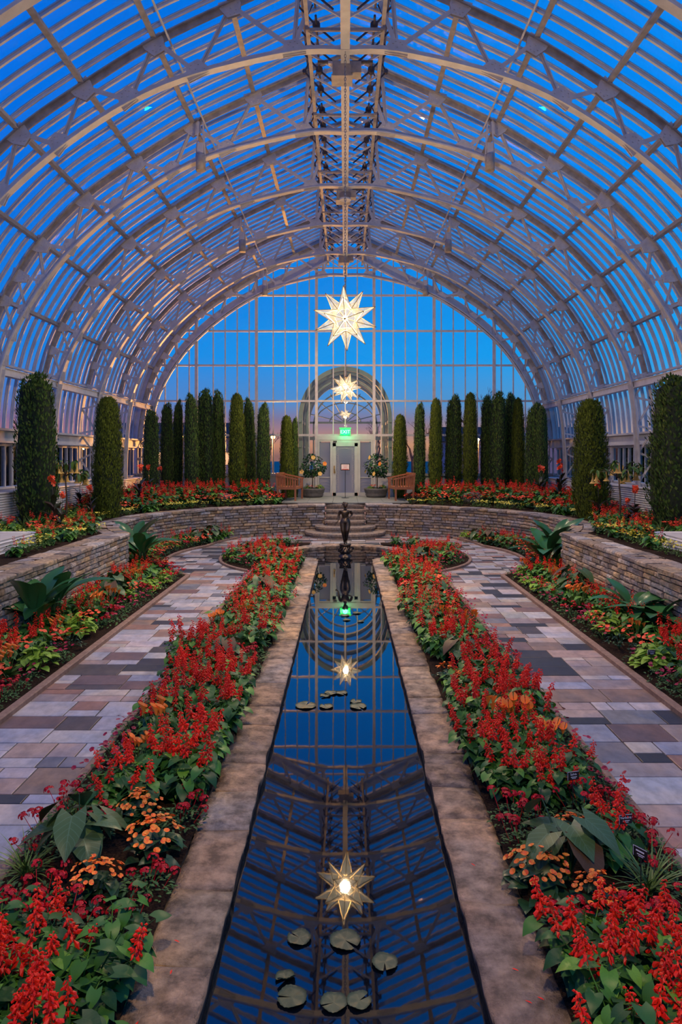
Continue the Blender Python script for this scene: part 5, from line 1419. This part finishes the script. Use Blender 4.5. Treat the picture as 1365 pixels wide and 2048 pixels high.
# ------------------------------------------------------------------ outdoors
b = MB(); b.add([(-150, -40, 0.6), (150, -40, 0.6), (150, 250, 0.6), (-150, 250, 0.6)], [(0, 1, 2, 3)])
vs = b.v; b = MB()
for (x0, y0, x1, y1) in ((-150, -40, -8.45, 250), (8.45, -40, 150, 250), (-8.45, 28.1, 8.45, 250), (-8.45, -40, 8.45, -5)):
    b.add([(x0, y0, 0.6), (x1, y0, 0.6), (x1, y1, 0.6), (x0, y1, 0.6)], [(0, 1, 2, 3)])
g = b.build('ground', M['grass_out']); struct(g)
def bare_tree(seed, H):
    rr = random.Random(seed); root = empty('bare_tree'); tr = MB(); tw = MB()
    def br(p, d, L_, r, dep):
        q = p+d*L_; mid = p+d*L_*.5+Vector((rr.uniform(-.06, .06), rr.uniform(-.06, .06), 0))*L_
        (tr if dep < 2 else tw).tube([p, mid, q], [r, r*.85, r*.65], 5 if dep < 2 else 3, False)
        if dep >= 6: return
        for k in range(2 if rr.random() < .5 else 3):
            nd_ = (d+Vector((rr.uniform(-.75, .75), rr.uniform(-.75, .75), rr.uniform(-.1, .4)))).normalized(); br(q, nd_, L_*rr.uniform(.62, .84), r*.6, dep+1)
    br(Vector((0, 0, 0)), Vector((0, 0, 1)), H*.26, H*.03, 0)
    tr.build('trunk', M['darkbark'], root); tw.build('twigs', M['darkbark'], root); return root
bt = [bare_tree(3, 7), bare_tree(11, 6)]
tsp = [(9.5, 46, 1.0, 'bare tree outside, tallest at the right behind the end wall'), (13, 52, 1.0, 'bare tree outside, beyond the right end of the cypress row'), (5.2, 55, .85, 'bare tree outside, just right of the entrance house'), (-6, 56, .8, 'bare tree outside, just left of the entrance house'),
       (-10.5, 50, .75, 'bare tree outside, behind the left cypress row'), (-15, 52, .95, 'bare tree outside, beyond the left end of the end wall'), (-22, 30, .8, 'bare tree outside the left side windows'), (24, 34, .8, 'bare tree outside the right side windows'), (2.6, 60, .8, 'bare tree outside, seen through the right of the entrance house')]
for i, (x, y, sc, lb) in enumerate(tsp):
    o = bt[i] if i < 2 else copy_tree(bt[i % 2]); o.location = (x, y, .6); o.scale = (sc,)*3; o.rotation_euler = (0, 0, i*1.3); tag(o, lb, 'tree', 'bare trees outside')
for (x, y, w, h, lb) in ((-14, 62, 12, 3.4, 'low grey house outside behind the left cypress row'), (16, 66, 14, 3.2, 'low grey house outside behind the right cypress row')):
    t = empty('house', (x, y, .6)); tag(t, lb, 'house')
    m = MB(); m.box((0, 0, h/2), (w, 5, h)); m.build('wall', M['house'], t)
    m = MB(); m.add([(-w/2-.3, -2.8, h), (w/2+.3, -2.8, h), (w/2+.3, 2.8, h), (-w/2-.3, 2.8, h), (-w/2, 0, h+1.4), (w/2, 0, h+1.4)], [(0, 1, 5, 4), (3, 4, 5, 2), (0, 4, 3), (1, 2, 5)]); m.build('roof', M['darkbark'], t)
    for k in range(4):
        m = MB(); m.box((-w/2+1.5+k*w/4.2, -2.53, 1.7), (.9, .06, 1.0)); m.build('window', M['white_lamp'] if k % 2 else M['frost'], t)
for (x, y, z, lb) in ((-3.65, 36, 3.45, 'orange glowing street lamp outside, left of the door'), (-9.2, 40, 3.6, 'orange glowing street lamp outside behind the left cypress row'), (9.7, 52, 3.7, 'orange glowing street lamp outside behind the right cypresses'), (-2.9, 38, 3.0, 'dim orange street lamp outside beside the left narrow cypress')):
    t = empty('street_lamp', (x, y, .6)); tag(t, lb, 'street lamp', 'street lamps outside')
    m = MB(); m.tube([(0, 0, 0), (0, 0, z-.6)], .05, 8); m.build('pole', M['darkbark'], t)
    m = MB(); m.lathe([(.02, -.08), (.10, -.03), (.11, .03), (.05, .09), (.01, .1)], 14, (0, 0, z-.6)); m.build('lamp_globe', M['street'], t, True)
    L = bpy.data.lights.new('street_light', 'POINT'); L.energy = 2200; L.color = (1, .42, .1); L.shadow_soft_size = .15
    o = bpy.data.objects.new('street_light', L); C.link(o); o.location = (x, y-.4, z)
# ------------------------------------------------------------------ added spot fill at the unlit barrel lamps; nearest pair has no lamp
for y in (9.3, 15.42, 21.66):
    for s in (-1, 1):
        L = bpy.data.lights.new('added_spot', 'SPOT'); L.energy = 800; L.color = (1.0, .74, .50); L.spot_size = radians(110); L.spot_blend = .8; L.shadow_soft_size = .08
        o = bpy.data.objects.new('added_spot', L); C.link(o); o.location = (s*3.13, y, 8.64)
# ------------------------------------------------------------------ sky
w = bpy.data.worlds.new('dusk_sky'); scn.world = w; w.use_nodes = True; nt = w.node_tree; bg = nt.nodes['Background']
tc = nd(nt, 'ShaderNodeTexCoord'); sx = nd(nt, 'ShaderNodeSeparateXYZ'); nt.links.new(tc.outputs['Generated'], sx.inputs[0])
A = ramp(nt, sx.outputs[2], [(0.0, (0.30, 0.12, 0.13)), (0.015, (0.60, 0.22, 0.16)), (0.05, (0.24, 0.16, 0.32)), (0.075, (0.09, 0.22, 0.60)), (0.135, (0.010, 0.25, 0.84)), (0.35, (0.001, 0.18, 0.85)), (0.8, (0.0005, 0.14, 0.78))])
nb = noise_fac(nt, 1.6, 4, 'Generated', stretch=(1, 1, 6))
A2 = mulc(nt, A, ramp(nt, nb, [(0.35, (0.92, 0.93, 0.96)), (0.65, (1.05, 1.04, 1.02))]))
mr = nd(nt, 'ShaderNodeMapRange'); nt.links.new(sx.outputs[0], mr.inputs[0]); mr.inputs[1].default_value = -.6; mr.inputs[2].default_value = .7; mr.inputs[3].default_value = 0; mr.inputs[4].default_value = 1
rr_ = ramp(nt, mr.outputs[0], [(0, (0.95, 0.78, 0.88)), (1, (1.0, 1.75, 1.12))])
nt.links.new(mulc(nt, A2, rr_), bg.inputs[0]); bg.inputs[1].default_value = 1.0
# ------------------------------------------------------------------ camera
cam = bpy.data.cameras.new('camera'); co = bpy.data.objects.new('camera', cam); C.link(co); scn.camera = co
cam.sensor_fit = 'VERTICAL'; cam.sensor_height = 36; cam.sensor_width = 24; cam.lens = F/2048*36
cam.shift_x = -(691-682.5)/2048; cam.shift_y = -(1024-912)/2048; cam.clip_end = 500
co.location = (0, 0, EYE); co.rotation_euler = (pi/2, 0, 0)
scn.view_settings.view_transform = 'Standard'; scn.view_settings.look = 'None'; scn.view_settings.gamma = 1; scn.view_settings.exposure = 0
scn.view_settings.use_curve_mapping = False
scn.cycles.max_bounces = 6; scn.cycles.transparent_max_bounces = 16; scn.cycles.caustics_reflective = False; scn.cycles.caustics_refractive = False
# salvias beyond the 300 that show largest: one mass
SALV.sort(key=lambda o: o.location.y)
rest = SALV[300:]
vs = []; fs = []; mi = []; uvs = []
for o in rest:
    mat_ = Matrix.LocRotScale(o.location, o.rotation_euler, o.scale)
    for q, m_i in [(o, 0)]+[(c_, 1) for c_ in KIDS.get(o.name, o.children)]:
        pass
kids = {}
for o in bpy.data.objects:
    if o.parent and o.parent.name.startswith('salvia_plant'): kids.setdefault(o.parent.name, []).append(o)
for o in rest:
    mat_ = Matrix.LocRotScale(o.location, o.rotation_euler, o.scale)
    for q, m_i in [(o, 0)]+[(c_, 1) for c_ in kids.get(o.name, [])]:
        n = len(vs); me = q.data; u = me.uv_layers[0].data if me.uv_layers else None
        vs.extend([tuple(mat_ @ v.co) for v in me.vertices])
        for p in me.polygons:
            fs.append(tuple(i+n for i in p.vertices)); mi.append(m_i)
            for li in p.loop_indices: uvs.extend(u[li].uv if u else (.5, .5))
for o in rest:
    for c_ in kids.get(o.name, []): bpy.data.objects.remove(c_)
    bpy.data.objects.remove(o)
me = bpy.data.meshes.new('salvia_mass'); me.from_pydata(vs, [], fs); me.materials.append(M['salvia_leaf']); me.materials.append(M['salvia_red'])
me.polygons.foreach_set('material_index', mi); l_ = me.uv_layers.new(name='UVMap'); l_.data.foreach_set('uv', uvs)
o = bpy.data.objects.new('salvia_mass', me); C.link(o); tag(o, 'mass of far scarlet salvias on the round bed ends and the raised beds', 'salvia', kind='stuff')
